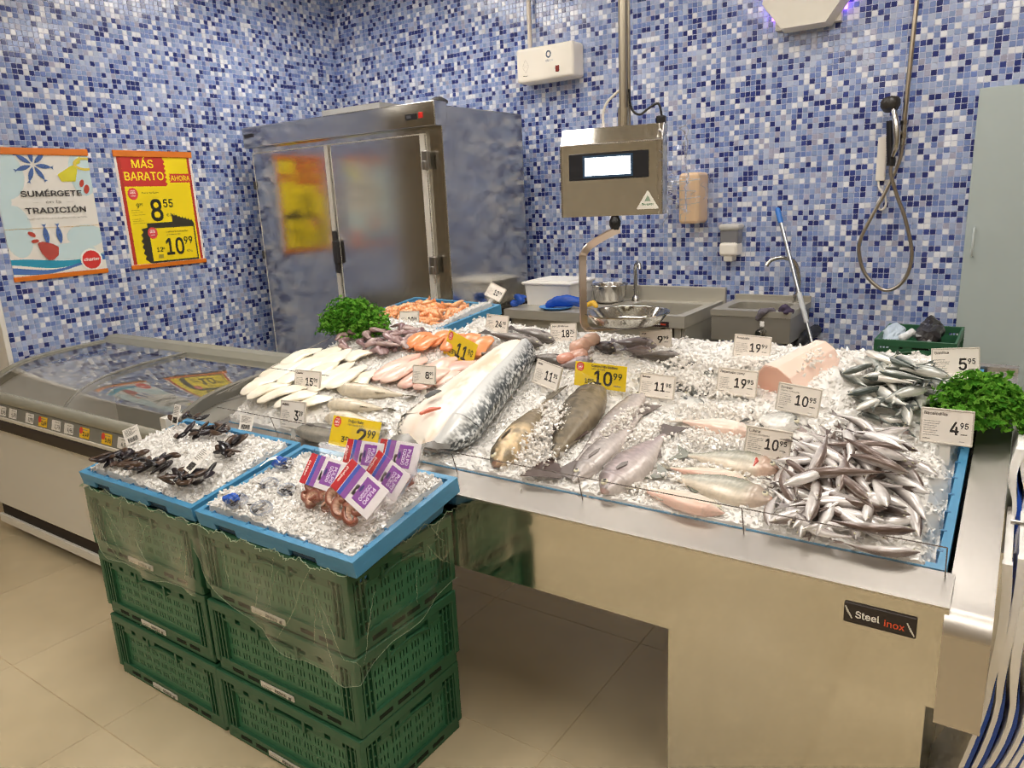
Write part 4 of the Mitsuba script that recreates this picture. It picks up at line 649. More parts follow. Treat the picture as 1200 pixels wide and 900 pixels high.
for i, (co, hh, rl, lb) in enumerate((((2.172, .235, 2.47, .335), .08, -30, 'pale whiting with an open belly farthest from the front edge, behind the three others'), ((2.218, .14, 2.463, .225), .075, -35, 'pale whiting with a dark open mouth, second from the back of its row'), ((2.26, .085, 2.491, .14), .07, -30, 'pale whiting in the middle of its row near the 15,95 price tag'), ((2.3, .06, 2.546, .095), .055, 0, 'speckled whiting behind the yellow sign of the octopus tray'))):
    bigfish('whiting', lb, 'fish', co, hh, .06, WHIT, 20+i, roll=rl, mouth='#2a2622', flip=False, fork=.1)
bigfish('hake', 'thick dark grey hake behind the 3,29 price tag', 'fish', (2.195, .0, 2.56, .04), .075, .06, dict(back='#4d4a44', side='#77736a', belly='#a79f92', spots=('#3a3833', .4, 100)), 25, fork=.1, sink=-.004)
HK = dict(back='#5b544f', side='#918984', belly='#b6aea8', spots=('#47423e', .4, 140))
for i, (co, lb) in enumerate((((2.735, .875, 2.46, .95), 'long grey hake at the very back edge behind the salmon'), ((2.72, .81, 2.40, .85), 'long grey hake second from the back edge behind the salmon'), ((2.70, .665, 2.46, .695), 'dark grey hake half hidden behind the tip of the salmon'), ((2.89, .713, 2.66, .722), 'grey hake lying right behind the left 11,95 price tag'))): bigfish('hake', lb, 'fish', co, .06, .05, HK, 30+i, fork=.1, sink=-.012 if i in (1, 2) else -.004)
SIL = dict(back='#7e7474', side='#b9adad', belly='#e0d6d4', spots=('#8f8484', .2, 90))
for i, (co, hh, st, lb) in enumerate((((3.15, .90, 2.945, .913), .07, SIL, 'shiny pink silver fish beside the 9,95 price tag'), ((3.164, .83, 3.034, .85), .05, dict(SIL, side='#93807a'), 'brownish fish under the shiny pink silver one'), ((3.02, .83, 2.878, .885), .05, dict(SIL, back='#3e3a3a', side='#6a6060'), 'dark striped fish right of the pinkish lumps'), ((3.283, .815, 3.09, .805), .04, HK, 'slim grey fish half covered by ice at the back'), ((2.975, .74, 2.85, .675), .06, dict(SIL, side='#a99a9a'), 'grey fish behind the yellow 10,99 sign'))): bigfish('silver_fish', lb, 'fish', co, hh, .045, st, 40+i, sink=-.006)
for i, co in enumerate(((3.0, .651, 3.106, .741), (3.163, .652, 3.277, .747), (3.21, .759, 3.362, .84), (3.377, .719, 3.467, .806), (3.356, .619, 3.467, .703), (3.456, .78, 3.528, .845), (3.27, .70, 3.40, .66), (3.42, .66, 3.53, .63))):
    x0, v0, x1, v1 = co; bigfish('sea_bream', 'dark sea bream mostly buried under loose ice at the back of the counter', 'fish', co, .085, .04, dict(back='#4c4d4a', side='#858681', belly='#b3b1ab', spots=('#3a3b38', .6, 130)), 50+i, group='sea bream buried under the ice', L=.2, sink=.016, flip=i % 2 == 0); SPR.append(((x0+x1)/2, (v0+v1)/2, float(ice_h((x0+x1)/2, (v0+v1)/2))+.02, .075, .06, 230))
SPR += [(3.09, .25, .075, .05, .16, 260), (3.03, .17, .055, .06, .12, 330), (3.0, .32, .055, .05, .1, 220), (3.12, .12, .05, .07, .09, 170), (3.27, .33, .055, .035, .15, 200), (3.36, .3, .045, .05, .1, 150), (3.55, .33, .045, .12, .06, 220), (3.6, .2, .035, .14, .02, 120), (3.56, .13, .03, .14, .02, 140), (3.5, .06, .03, .12, .03, 160), (3.75, .16, .03, .05, .06, 90), (3.55, .5, .04, .16, .06, 300)]
# salmon: headless, belly up and opened, speckled back on its right side
def salmon():
    ax = curve([(2.745, .03, .03), (2.735, .12, .05), (2.725, .25, .06), (2.70, .42, .062), (2.685, .58, .065), (2.665, .70, .06), (2.65, .775, .045)], 150); n = len(ax); nt = 84; V, C_ = [], []
    q = np.linspace(0, 1, n); wx = np.interp(q, [0, .03, .1, .2, .4, .65, .85, .95, 1], [.095, .125, .155, .165, .145, .115, .088, .06, .02]); hz = np.interp(q, [0, .05, .2, .5, .85, .95, 1], [.010, .022, .045, .052, .048, .035, .012])
    wx = np.convolve(np.pad(wx, 6, 'edge'), np.ones(13)/13, 'valid'); wx[0] *= .9
    white, pink, silv, dark = (np.array(lin(h_)) for h_ in ('#f1e8dc', '#e9b795', '#c9cac8', '#33393b'))
    for i in range(n):
        t = 2*np.pi*np.arange(nt)/nt; c, s_ = np.cos(t), np.sin(t); x = wx[i]*np.sign(c)*np.abs(c)**.9; h = hz[i]*np.sign(s_)*np.abs(s_)**.7*np.where(c < 0, 1+.45*c, 1.)
        up = s_ > 0; h = h-np.where(up, .016*np.exp(-((c-.22)/.09)**2)*min(1, q[i]*4)*(1-q[i]*.6)-.012*np.exp(-((c-.55)/.25)**2), 0)
        P3_ = np.stack([ax[i][0]+x, np.full(nt, ax[i][1]), h*1.0], -1); fine = meshkit.fbm(P3_*np.array([150, 150, 150.]), 3); big = meshkit.fbm(P3_*np.array([26, 15, 0.])+3, 3)
        pk = np.clip((big-.46)*5, 0, 1)*np.clip(1.1-np.abs(c+.05)*2.0, 0, 1); belly = white*(1-.7*pk[:, None])+pink*.7*pk[:, None]; k1 = np.clip((c-.25)/.12, 0, 1)[:, None]; col = np.where(up[:, None], belly*(1-k1)+silv*k1, silv)
        dk = np.where(up, np.clip((c-.55)/.3, 0, 1)+np.clip((-c-.72)/.12, 0, 1), 1.); d = np.clip(dk, 0, 1)*np.clip(.5+(fine-.47)*9*(1.1-.3*dk)+(dk-.8)*.9, .04, 1); d = d[:, None]; col = col*(1-d)+dark*d
        V += list(np.stack([ax[i][0]+x, np.full(nt, ax[i][1])-.02*np.abs(c)**2*(q[i] < .2)*-1, np.maximum(ax[i][2]+h, .006)+ice_h(ax[i][0]+0*x, ax[i][1]+0*x)*.5], -1)); C_ += list(col)
    F = [[i*nt+j, (i+1)*nt+(j+1) % nt, i*nt+(j+1) % nt] for i in range(n-1) for j in range(nt)]+[[i*nt+j, (i+1)*nt+j, (i+1)*nt+(j+1) % nt] for i in range(n-1) for j in range(nt)]
    V += [tuple(np.mean(V[:nt], 0)), tuple(np.mean(V[-nt:], 0))]; C_ += [np.array(lin('#d9b49c')), np.array(lin('#777777'))]; N = n*nt
    F += [[N, j, (j+1) % nt] for j in range(nt)]+[[N+1, N-nt+(j+1) % nt, N-nt+j] for j in range(nt)]
    return tm(V, [f[::-1] for f in F]), np.clip(np.array(C_), 0, 1)
k = thing('salmon', 'very large headless salmon opened belly up with a speckled grey back', 'fish'); m, c = salmon()
if m.volume < 0: m.invert()
part(k, 'body', on(m), 'skin', col=c, smooth=True)
def leaf(poly, h, bendf, c, M, mat='wet', th=.003):
    m = prism(Polygon(poly), th); m = m.subdivide().subdivide(); v = m.vertices.copy(); v[:, 2] += bendf(v[:, 0], v[:, 1]); m = tm(v, m.faces); return mv(m, M), c
for i, (x, v, h, a, s_, c) in enumerate(((2.655, .19, .125, 60, .055, '#4a4a48'), (2.74, .04, .045, -170, .11, '#6a665f'), (2.85, .05, .05, -150, .09, '#55524d'))):
    m, _ = leaf([(0, -.25*s_), (.45*s_, -.35*s_), (s_, -.15*s_), (.95*s_, .1*s_), (.5*s_, .3*s_), (0, .2*s_)], .01, lambda x, y: .25*np.sin(x/s_*2)*s_*.5, c, CM @ trimesh.transformations.translation_matrix((x, v, h)) @ rot((0, 0, 1), a)); part(k, 'fin', m, 'wet', c, smooth=25, label='dark fin')
m = blob([(2.70, .11, .113), (2.72, .135, .117), (2.745, .15, .118)], [.006, .008, .005], 3, .4); part(k, 'wound', on(m), 'wet', '#cf6f56', smooth=True, label='red flesh spot')
# tuna loin
k = thing('tuna_loin', 'pink block of fish loin with a smooth cut face beside the ice mound', 'fish loin')
hexa = Polygon([(-.062, 0), (-.068, .035), (-.045, .075), (-.005, .098), (.035, .092), (.07, .05), (.078, .012), (.07, 0)]).buffer(.006)
m = prism(hexa, .24); v = m.vertices.copy(); m = m.subdivide().subdivide().subdivide(); v = m.vertices.copy(); v[:, :2] *= (1-.25*v[:, 2:]/.24*1.1); v[:, :2] += (meshkit.fbm(v*30, 3)[:, None]-.5)*.006; m = tm(v, m.faces)
d = np.array([.36, .9, .12]); d /= np.linalg.norm(d); ey = np.array([0, -.12, 1]); ey -= d*(ey@d); ey /= np.linalg.norm(ey); exx = np.cross(ey, d); MM = CM @ frame((3.635, .675, .02), exx, ey, d)
cc = np.array(lin('#ebcfc0'))*(1-.0)+np.zeros((len(v), 3)); nz = np.clip((meshkit.fbm(v*np.array([40, 40, 12]), 3)-.5)*3, 0, 1)[:, None]; cc = cc*(1-.4*nz)+np.array(lin('#efd6c6'))*.4*nz
part(k, 'flesh', mv(m, MM), 'wet', col=cc, smooth=False)
f = sh(prism(hexa.buffer(-.003), .002), (0, 0, -.0015)); part(k, 'cut_face', mv(f, MM), 'wet', '#e0b09b', smooth=30, label='smooth salmon pink cut face')
SPR += [(3.70, .80, .115, .05, .1, 160), (3.76, .67, .05, .05, .06, 160)]
# squid
def soft(pts, w, t, c, name, label, cat_, group, mat='wet', seed=0, nt=12, c2=None, tip=.15):
    ax = curve(pts, 16); n = len(ax); dd = np.gradient(ax, axis=0); dd /= np.linalg.norm(dd, axis=1, keepdims=True); sd = np.cross(np.array([0, 0, 1.]), dd); sd /= np.linalg.norm(sd, axis=1, keepdims=True); V, K = [], []; r = np.random.RandomState(seed)
    for i in range(n):
        q = i/(n-1); a = w/2*np.interp(q, [0, .1, .5, .85, 1], [.45, .85, 1, .7, tip])*(1+.12*math.sin(q*9+seed)); b = t/2*np.interp(q, [0, .15, .6, 1], [.5, 1, .9, .3])
        for j in range(nt):
            u = 2*np.pi*j/nt; z = b*math.sin(u); z += .09*t*math.sin(2.3*u+seed)*math.sin(q*5+seed*1.7); V.append(ax[i]+sd[i]*a*math.cos(u)+np.array([0, 0, 1])*z); e = meshkit.fbm(np.array([ax[i][0]*40+math.cos(u), ax[i][1]*40, seed*1.]), 2); K.append(np.array(lin(c))*(1-e)+np.array(lin(c2 or c))*e)
    F = [[i*nt+j, i*nt+(j+1) % nt, (i+1)*nt+(j+1) % nt] for i in range(n-1) for j in range(nt)]+[[i*nt+j, (i+1)*nt+(j+1) % nt, (i+1)*nt+j] for i in range(n-1) for j in range(nt)]
    V += [ax[0], ax[-1]]; K += [K[0], K[-1]]; N = n*nt; F += [[N, (j+1) % nt, j] for j in range(nt)]+[[N+1, N-nt+j, N-nt+(j+1) % nt] for j in range(nt)]
    m = tm(V, F)
    if m.volume < 0: m.invert()
    k = new(name); put(k, on(m), mat, col=np.clip(np.array(K), 0, 1), smooth=True, label=label, cat=cat_, group=group); return k
SQ = [(1.815, .187, 1.80, .411), (1.87, .174, 1.855, .433), (1.956, .163, 1.915, .473), (2.043, .17, 1.975, .463), (2.11, .171, 2.069, .439), (2.172, .21, 2.137, .43), (2.232, .25, 2.207, .41), (2.037, .425, 2.068, .55), (1.83, .30, 1.82, .5), (1.93, .33, 1.90, .55), (2.0, .3, 1.96, .53),
      (1.83, .028, 1.892, .15), (1.88, .015, 1.983, .147), (1.935, .018, 2.061, .139), (2.024, .022, 2.135, .131), (2.089, .03, 2.215, .129), (1.82, .06, 1.86, .16)]
for i, (a, b, c_, d_) in enumerate(SQ):
    fr = i >= 11; b, d_ = (b+.045, d_+.05) if fr else (b, d_)
    ha, hb = float(ice_h(a, b))+.012+.008*(i % 3), float(ice_h(c_, d_))+.016; ha = max(ha, hb-.012) if fr else ha
    soft([(a, b, ha), ((a+c_)/2+rng.uniform(-.012, .012), (b+d_)/2, max(ha, hb)+.005), (c_, d_, hb)], .1 if not fr else .085, .02, '#ebe2cd' if i % 3 else '#e4d9bf', 'squid', 'ivory squid body lying ' + ('behind the acrylic divider' if not fr else 'at the front left corner by the 15,95 price tag'), 'squid', 'squid behind the acrylic divider' if not fr else 'squid at the front left corner', seed=i, c2='#f3ede0')
for i, (a, b, c_, d_) in enumerate(((2.247, .352, 2.27, .602), (2.305, .347, 2.316, .587), (2.374, .362, 2.387, .577), (2.451, .366, 2.441, .586), (2.493, .423, 2.514, .581), (2.465, .51, 2.523, .643), (2.40, .47, 2.42, .64))):
    ha, hb = float(ice_h(a, b))+.016+.01*(i % 2), float(ice_h(c_, d_))+.018
    soft([(a, b, ha), ((a+c_)/2+.01, (b+d_)/2, max(ha, hb)+.008), (c_, d_, hb)], .092, .028, ('#dda99d', '#e1b7aa', '#d1958c')[i % 3], 'fish_fillet', 'glossy pale pink fish fillet behind the 8,95 price tag', 'fish fillet', 'pink fish fillets', seed=i+30, c2='#ead2c2')
for i, (a, b, c_, d_) in enumerate(((2.191, .61, 2.221, .747), (2.256, .609, 2.28, .75), (2.276, .668, 2.302, .792), (2.36, .65, 2.35, .80), (2.501, .67, 2.459, .822), (2.42, .7, 2.40, .82))):
    ha, hb = float(ice_h(a, b))+.022+.008*(i % 2), float(ice_h(c_, d_))+.022; soft([(a, b, ha), ((a+c_)/2, (b+d_)/2+.01, max(ha, hb)+.01), (c_, d_, hb)], .085, .026, '#e07c44' if i % 2 else '#e08a55', 'salmon_fillet', 'orange salmon fillet behind the yellow 11,90 sign', 'fish fillet', 'orange salmon fillets', seed=i+50, c2='#eea878')
pr_ = random.Random(5)
for i in range(40):
    x, v = pr_.uniform(1.86, 2.19), pr_.uniform(.52, .72); v += .03*(1-(x-1.86)/.33); a = pr_.uniform(0, 6.28); l = pr_.uniform(.06, .11); h = float(ice_h(x, v))+.012+pr_.uniform(0, .03)
    soft([(x, v, h), (x+l*.5*math.cos(a), v+l*.5*math.sin(a), h+.008), (x+l*math.cos(a+.5), v+l*math.sin(a+.5), h-.004)], .03, .022, ('#a98c8c', '#b99d98', '#8d7274', '#c9b4ac')[i % 4], 'small_octopus', 'small purple grey octopus in the heap beside the left parsley', 'octopus', 'heap of small octopus', seed=i+70, c2='#6f5558', tip=.4)
for i, (x, v, h, r_) in enumerate(((2.888, .80, .07, .03), (2.915, .84, .085, .026), (2.875, .71, .06, .022), (2.905, .75, .055, .026))):
    m = blob([(x-.012, v, h), (x+.012, v+.01, h+.006)], [r_, r_*.9], i+3, .3, 30); put(new('fish_roe'), on(m), 'wet', ('#d9b09c', '#d6b3a0', '#d99c88', '#cfa391')[i], smooth=True, label=('round pale pink roe sac below the 18,75 price tag', 'smaller roe sac right above the round pale pink one', 'pink roe sac right of the left 11,95 price tag', 'pale roe sac half hidden behind the yellow 10,99 sign')[i], cat='fish roe')
# ---------------------------------------------------------------- piles of small fish
def variants(n, **kw):
    out = []
    for i in range(n):
        f = fish(1.0, kw['H'], kw['W'], kw['back'][i % len(kw['back'])], kw['side'], kw['belly'], spots=kw.get('spots'), seed=100+i, fins=False, tailw=.7, ns=18, nt=12, bend=kw['bend'][i % len(kw['bend'])], deep=.3, snout=.55)
        m, c = joined(f); out.append(shape(m, 'fishskin', col=c, smooth=True))
    return out
BW = variants(6, H=.15, W=.12, back=('#5c4a42', '#6b5a52', '#4f4541'), side='#c9c3c0', belly='#e9e6e4', bend=(.0, .09, -.07, .15, .03, -.12), spots=('#8a7a74', .3, 22))
SD = variants(5, H=.21, W=.14, back=('#4c5550', '#565c58', '#3e4946'), side='#c3c5bf', belly='#ece9e2', bend=(0, .05, -.04), spots=('#59605b', .35, 24))
pr_ = random.Random(12)
def scaled(M, L): S_ = np.diag([L, L, L, 1.]); return M @ S_
def pile(name, label, group, V, n, cx, cv, rx, rv, top, L0, L1, seed, bias=None, cat_='fish'):
    r = random.Random(seed)
    for i in range(n):
        lay = i/n; q = math.sqrt(r.random())*(1-.25*lay); a = r.uniform(0, 6.283); x, v = cx+rx*q*math.cos(a), cv+rv*q*math.sin(a); d2 = min(1, ((x-cx)/rx)**2+((v-cv)/rv)**2)
        an = r.gauss(*bias) if bias and r.random() < .65 else r.uniform(0, 6.283); L = r.uniform(L0, L1); dx, dv = L/2*math.cos(an), L/2*math.sin(an)
        h = float(ice_h(x, v))+.012+top*lay*(1-.75*d2)+r.uniform(-.003, .004); tilt = r.uniform(-.012, .012)
        e = [min(max(x-dx, 3.70), 4.10), v-dv, h+tilt, min(max(x+dx, 3.70), 4.10), v+dv, h-tilt]
        if e[1] < -.004: e[4] += -.004-e[1]; e[1] = -.004
        if e[4] < -.004: e[1] += -.004-e[4]; e[4] = -.004
        M, l = place_m(*e, roll=r.uniform(-60, 60)+(180 if r.random() < .5 else 0)); put(new(name), V[i % len(V)], tw=scaled(M, L), label=label, cat=cat_, group=group)
pile('blue_whiting', 'small slender silver and brown blue whiting in the front right pile', 'blue whiting in the front right pile', BW, 120, 3.912, .25, .14, .245, .085, .16, .215, 3, bias=(2.3, .7))
for i, (x0, v0, x1, v1, h) in enumerate(((4.10, .02, 3.93, -.0, .03), (4.085, .07, 3.89, .05, .045), (4.07, .11, 3.90, .14, .055), (3.80, .005, 3.79, .16, .03), (3.87, .0, 3.99, .03, .04), (3.84, .05, 4.0, .0, .05), (3.775, .15, 3.80, .30, .04), (3.79, .28, 3.83, .40, .04), (3.80, .47, 3.92, .40, .05), (3.84, .52, 4.0, .42, .05))):
    M, l = place_m(x0, v0, h, x1, v1, h, roll=20*(i % 3)); put(new('blue_whiting'), BW[(i*2+1) % 6], tw=scaled(M, l), label='small slender silver and brown blue whiting in the front right pile', cat='fish', group='blue whiting in the front right pile')
pile('sardine', 'small plump silver sardine in the pile between the parsley and the ice mound', 'sardines in the back right pile', SD, 58, 3.98, .67, .125, .13, .085, .13, .165, 5, bias=(-.9, .7))
# shrimps
def shrimp(c1, c2, seed):
    ax = curve([(0, 0, 0), (.25, .08, .02), (.5, .08, .03), (.75, -.02, .02), (.9, -.2, .0), (.86, -.36, 0)], 17); n = len(ax); rad = np.interp(np.linspace(0, 1, n), [0, .1, .3, .6, .9, 1], [.03, .12, .16, .14, .10, .07])*(1+.09*(np.arange(n) % 2)); m = tube(ax, rad, 8); K = np.tile(lin(c1), (len(m.vertices), 1)); st = np.repeat(np.arange(n) % 2, 8); K[:len(st)][st == 0] = lin(c2)
    tail = sh(prism(Polygon([(0, 0), (.05, -.16), (-.02, -.14), (-.08, -.18), (-.1, -.02)]), .02), (.88, -.34, 0)); an = [tube(curve([(0, 0, .02), (-.12, s*.06, .04), (-.25, s*.14, .02)], 6), .010, 4) for s in (1, -1)]; leg = [tube([(.2+.07*i, .02, 0), (.17+.07*i, -.12, -.03)], .012, 4) for i in range(5)]
    ms = [m, tail]+an+leg; K2 = np.vstack([K]+[np.tile(lin(c2), (len(q.vertices), 1)) for q in ms[1:]]); return shape(cat(ms), 'wet', col=K2, smooth=True)
SR = [shrimp('#eb9c5c', '#f2bc8c', 0), shrimp('#e68f50', '#f3c7a0', 1), shrimp('#eda872', '#ebb184', 2)]
r = random.Random(9)
for i in range(150):
    x, y = r.uniform(.05, .47), r.uniform(.06, .34); h = -.028+.024*(i/150)+.018*math.sin(x*6)*math.sin(y*8); M = STM @ trimesh.transformations.translation_matrix((x, y, h)) @ rot((0, 0, 1), r.uniform(0, 360)) @ rot((1, 0, 0), r.uniform(-70, 70)) @ rot((0, 1, 0), r.uniform(-20, 20)); put(new('shrimp'), SR[i % 3], tw=scaled(M, r.uniform(.055, .075)), label='orange shrimp in the raised blue tray at the back', cat='shrimp', group='orange shrimps in the blue tray')
# sprinkled loose ice
r_ = np.random.RandomState(4); P_ = []
for x, v, h, a, b, n in SPR:
    u = r_.normal(0, .5, (n, 2)); P_.append(np.stack([x+u[:, 0]*a, v+u[:, 1]*b, h-.012*(u**2).sum(1)+r_.uniform(-.006, .006, n)], 1))
P_ = np.vstack(P_); m = chunks(P_, r_.uniform(.005, .0105, len(P_)), r_); put(new('loose_ice'), on(m), 'ice', '#e0dcd6', label='loose ice crystals strewn over the larger fish on the counter', cat='ice', kind='stuff')
# ---------------------------------------------------------------- parsley
def parsley(name, label, o, rx, ry, rz, n, seed, droop=0.):
    r = np.random.RandomState(seed); k = thing(name, label, 'parsley'); V, F, K = [], [], []; base = np.array(o)
    for i in range(n):
        u = r.normal(0, 1, 3); u /= np.linalg.norm(u); u[2] = abs(u[2])*1.0-.18; q = r.uniform(.45, 1)**.6; p = base+u*np.array([rx, ry, rz])*q*(.8+.35*meshkit.noise(u*3+seed)); p[2] -= droop*max(0, (p[0]-base[0])/rx-.4)
        nn = u*.6+r.normal(0, .5, 3)+np.array([0, 0, .5]); nn /= np.linalg.norm(nn); e = np.cross(nn, r.normal(0, 1, 3)); e /= np.linalg.norm(e); f = np.cross(nn, e); s = r.uniform(.009, .016); g = np.array(lin(('#65a338', '#548f2e', '#82bb4c', '#447f28', '#74ad40')[r.randint(5)]))*r.uniform(.8, 1.15)
        for a0 in (-.9, 0, .9):
            d = e*math.cos(a0)+f*math.sin(a0); w = np.cross(nn, d); b = len(V); L = s*(1.25 if a0 == 0 else 1)
            V += [p, p+d*L*.5+w*L*.36+nn*L*.12, p+d*L*.75+w*L*.18, p+d*L*1.05, p+d*L*.75-w*L*.18, p+d*L*.5-w*L*.36+nn*L*.12, p+d*L*.45-nn*L*.08]; F += [[b, b+6, b+1], [b+1, b+6, b+2], [b+2, b+6, b+3], [b+3, b+6, b+4], [b+4, b+6, b+5], [b+5, b+6, b]]; K += [g*(.9 if j == 6 else 1) for j in range(7)]
    part(k, 'leaf', tm(V, F), 'leaf', col=np.clip(np.array(K), 0, 1), smooth=False, kind='stuff'); st = []
    for i in range(int(n/16)):
        u = r.normal(0, 1, 3); u /= np.linalg.norm(u); u[2] = abs(u[2])*.9-.1; p = base+u*np.array([rx, ry, rz])*r.uniform(.6, .95); p[2] -= droop*max(0, (p[0]-base[0])/rx-.4); st.append(tube(curve([base+np.array([r.uniform(-.02, .02), r.uniform(-.02, .02), -rz*.1]), (base+p)/2+r.normal(0, .008, 3), p], 7), .0013, 4))
    part(k, 'stem', cat(st), 'plastic', '#7fa84e', smooth=True, kind='stuff'); return k
parsley('parsley_bunch', 'bunch of green parsley at the back left corner of the counter', cpt(1.83, .70, .13), .21, .12, .155, 2000, 3)
parsley('parsley_bunch', 'bunch of bright green parsley on the right flange of the counter', cpt(4.16, .66, .05), .13, .13, .125, 1500, 8, .05)
# ---------------------------------------------------------------- price tags
def stroke_lines(p, x0, y0, w, n, dy, c='#a29d96', seed=0):
    r = random.Random(seed)
    for i in range(n): p.add(sbox(x0, y0-dy*i, x0+w*r.uniform(.6, 1), y0-dy*i+dy*.3), c, up=0)
def tag(o, yaw, lean, roll, w, h, label, whole, cents, title='', sub='', yellow=False, foot=.05, old=None, seed=0):
    a, b, c_ = map(math.radians, (yaw, lean, roll)); e = np.array([math.cos(a), math.sin(a), 0]); bk = np.array([-math.sin(a), math.cos(a), 0]); u = math.cos(b)*np.array([0, 0, 1])+math.sin(b)*bk; ex = math.cos(c_)*e+math.sin(c_)*u; ey = -math.sin(c_)*e+math.cos(c_)*u; M = frame(np.array(o, float)-ex*w/2, ex, ey, np.cross(ex, ey))
    k = thing('price_tag', label, 'price tag')
    if not yellow: part(k, 'card', mv(rbox(0, w, 0, h, -.003, 0, .0012), M), 'plastic', '#efe8df', smooth=30); part(k, 'frame', mv(cat(rbox(0, w, h-.003, h+.001, -.006, .002, .001), rbox(-.001, .0025, 0, h, -.006, .0016, .001), rbox(w-.0025, w+.001, 0, h, -.006, .0016, .001), rbox(0, w, -.001, .003, -.008, .003, .001)), M), 'plastic', '#c9c2b6', smooth=30)
    else: part(k, 'card', mv(rbox(.003, w-.003, .003, h-.003, -.002, 0, .0008), M), 'plastic', '#e8ca1f', smooth=30); part(k, 'sleeve', mv(pane((0, 0, .0035), (w, 0, 0), (0, h, 0)), M), 'clear')
    part(k, 'foot', mv(rbox(w*.5-.012, w*.5+.012, -foot, .004, -.006, -.003, .001), M), 'plastic', '#d8d4cc', smooth=30)
    p = Print(); dk = '#2b2826'; hb = h*(.36 if not yellow else .5); wl = text(whole, hb, True); W_ = wl.bounds[1][0]-wl.bounds[0][0]; n_ = w*(.30 if len(whole) > 1 else .17)*(1.15 if yellow else 1); xr = w*.74; yb = h*(.30 if not yellow else .18)
    p.txt(whole, xr, yb, hb, dk, True, 'r', n_); p.txt(cents, xr+w*.02, yb+hb*.52, hb*.46, dk, True, 'l', w*.155); p.add(sbox(xr+w*.035, yb, xr+w*.16, yb+h*.035), '#8b857c', up=0)
    if title: p.txt(title, w*.06 if not yellow else w*.34, h*.82, h*.085, '#5a4d46', True, 'l')
    if sub: p.txt(sub, w*.06 if not yellow else w*.34, h*.725, h*.055, '#857b72', False, 'l')
    if yellow: p.add(ell(w*.12, h*.78, w*.075, h*.17), '#d4473f'); p.txt('MÁS', w*.12, h*.735, h*.085, '#f6e6e0', True, 'c', w*.09); p.add(sbox(w*.08, h*.86, w*.16, h*.885), '#f2d6cc'); p.add(sbox(w*.08, h*.67, w*.16, h*.695), '#f2d6cc')
    else: stroke_lines(p, w*.06, h*.62, w*.34, 7, h*.068, seed=seed); p.add(sbox(w*.06, h*.1, w*.2, h*.125), '#8f8880', up=0); p.add(sbox(w*.76, h*.1, w*.86, h*.12), '#b5aea5', up=0)
    if old: p.txt(old[0], w*.33, yb, h*.17, dk, True, 'r'); p.txt(old[1], w*.34, yb+h*.09, h*.085, dk, True); p.add(sbox(w*.27, yb+h*.07, w*.42, yb+h*.09), dk)
    m, c = p.out(); part(k, 'lettering', mv(m, M), 'plastic', col=c); return k
TAGS = [((4.098, -1.986, .888), -6, 6, 2, .115, .087, 'white price tag 4,95 standing behind the blue whiting pile', '4', '95', 'Bacaladilla', ''),
 ((4.086, -1.60, .966), 10, 10, 4, .12, .090, 'white price tag 5,95 behind the right parsley bunch', '5', '95', 'Sardina', ''),
 ((3.713, -2.178, .85), 10, 6, -5, .112, .077, 'white price tag Lubina 10,95 beside the blue whiting pile', '10', '95', 'Lubina', 'Crianza de España'),
 ((3.722, -1.919, .902), -1, 6, -5, .118, .080, 'white price tag Dorada 10,95 in front of the pink loin', '10', '95', 'Dorada', 'Crianza de España'),
 ((3.525, -1.847, .916), 4, 7, -3, .12, .08, 'white price tag 19,95 left of the pink loin', '19', '95', 'Emperador corte', ''),
 ((3.486, -1.568, .972), 6, 5, -3, .12, .077, 'white price tag 19,99 raised at the back edge before the small sink', '19', '99', 'Rodaballo', ''),
 ((3.295, -1.923, .901), -7, 14, 1, .124, .074, 'white price tag 11,95 right of the yellow 10,99 sign', '11', '95', 'Besugo', ''),
 ((2.889, -1.939, .898), -14, 16, -7, .125, .084, 'tilted white price tag 11,95 beside the salmon', '11', '95', 'Hurta', ''),
 ((2.75, -1.564, .973), 10, 9, 2, .107, .077, 'white price tag 18,75 at the back edge in front of the steel worktop', '18', '75', 'Cola de Merluza', ''),
 ((3.132, -1.545, .977), 3, 8, 6, .12, .065, 'white price tag 9,95 at the back edge right of the shiny pink fish', '9', '95', 'Sargo', ''),
 ((2.421, -1.558, .995), -7, 12, -1, .122, .072, 'white price tag 24,90 right of the blue shrimp tray', '24', '90', 'Rape', ''),
 ((2.008, -1.64, 1.0), 8, 13, 2, .098, .076, 'white price tag 10,95 in front of the orange shrimps', '10', '95', '', ''),
 ((2.469, -2.086, .90), -1, 12, 2, .107, .066, 'white price tag 8,95 in front of the pink fillets', '8', '95', '', ''),
 ((2.068, -2.285, .875), 2, 14, 1, .132, .078, 'white price tag 15,95 on the acrylic divider of the squid', '15', '95', 'Calamar', ''),
 ((2.187, -2.46, .80), -4, 12, 4, .135, .093, 'white price tag 3,29 hanging on the front acrylic guard', '3', '29', 'Mejillón', ''),
 ((2.172, -1.235, 1.085), 3, 28, -21, .098, .068, 'tilted white price tag 10,95 on the back corner of the shrimp tray', '10', '95', '', '')]
for i, t in enumerate(TAGS): tag(*t, seed=i, foot=.055 if i not in (15,) else .03)
tag((3.09, -1.916, .905), -12, 10, 2, .225, .088, 'yellow offer sign 10,99 standing among the fish behind the grouper', '10', '99', 'Corvina Extra Mediana', 'Crianza de España', True, old=('12', '95'))
tag((2.42, -1.83, .925), -12, 14, -13, .19, .105, 'yellow offer sign 11,90 leaning in front of the salmon fillets', '11', '90', '', '', True, old=('13', '90'))
tag((2.626, -2.60, .835), 8, 24, -2, .184, .095, 'yellow offer sign 2,99 behind the octopus packs', '2', '99', 'Pulpo Roto', 'Pota cocida 200g', True, old=('3', '79'), foot=.06)
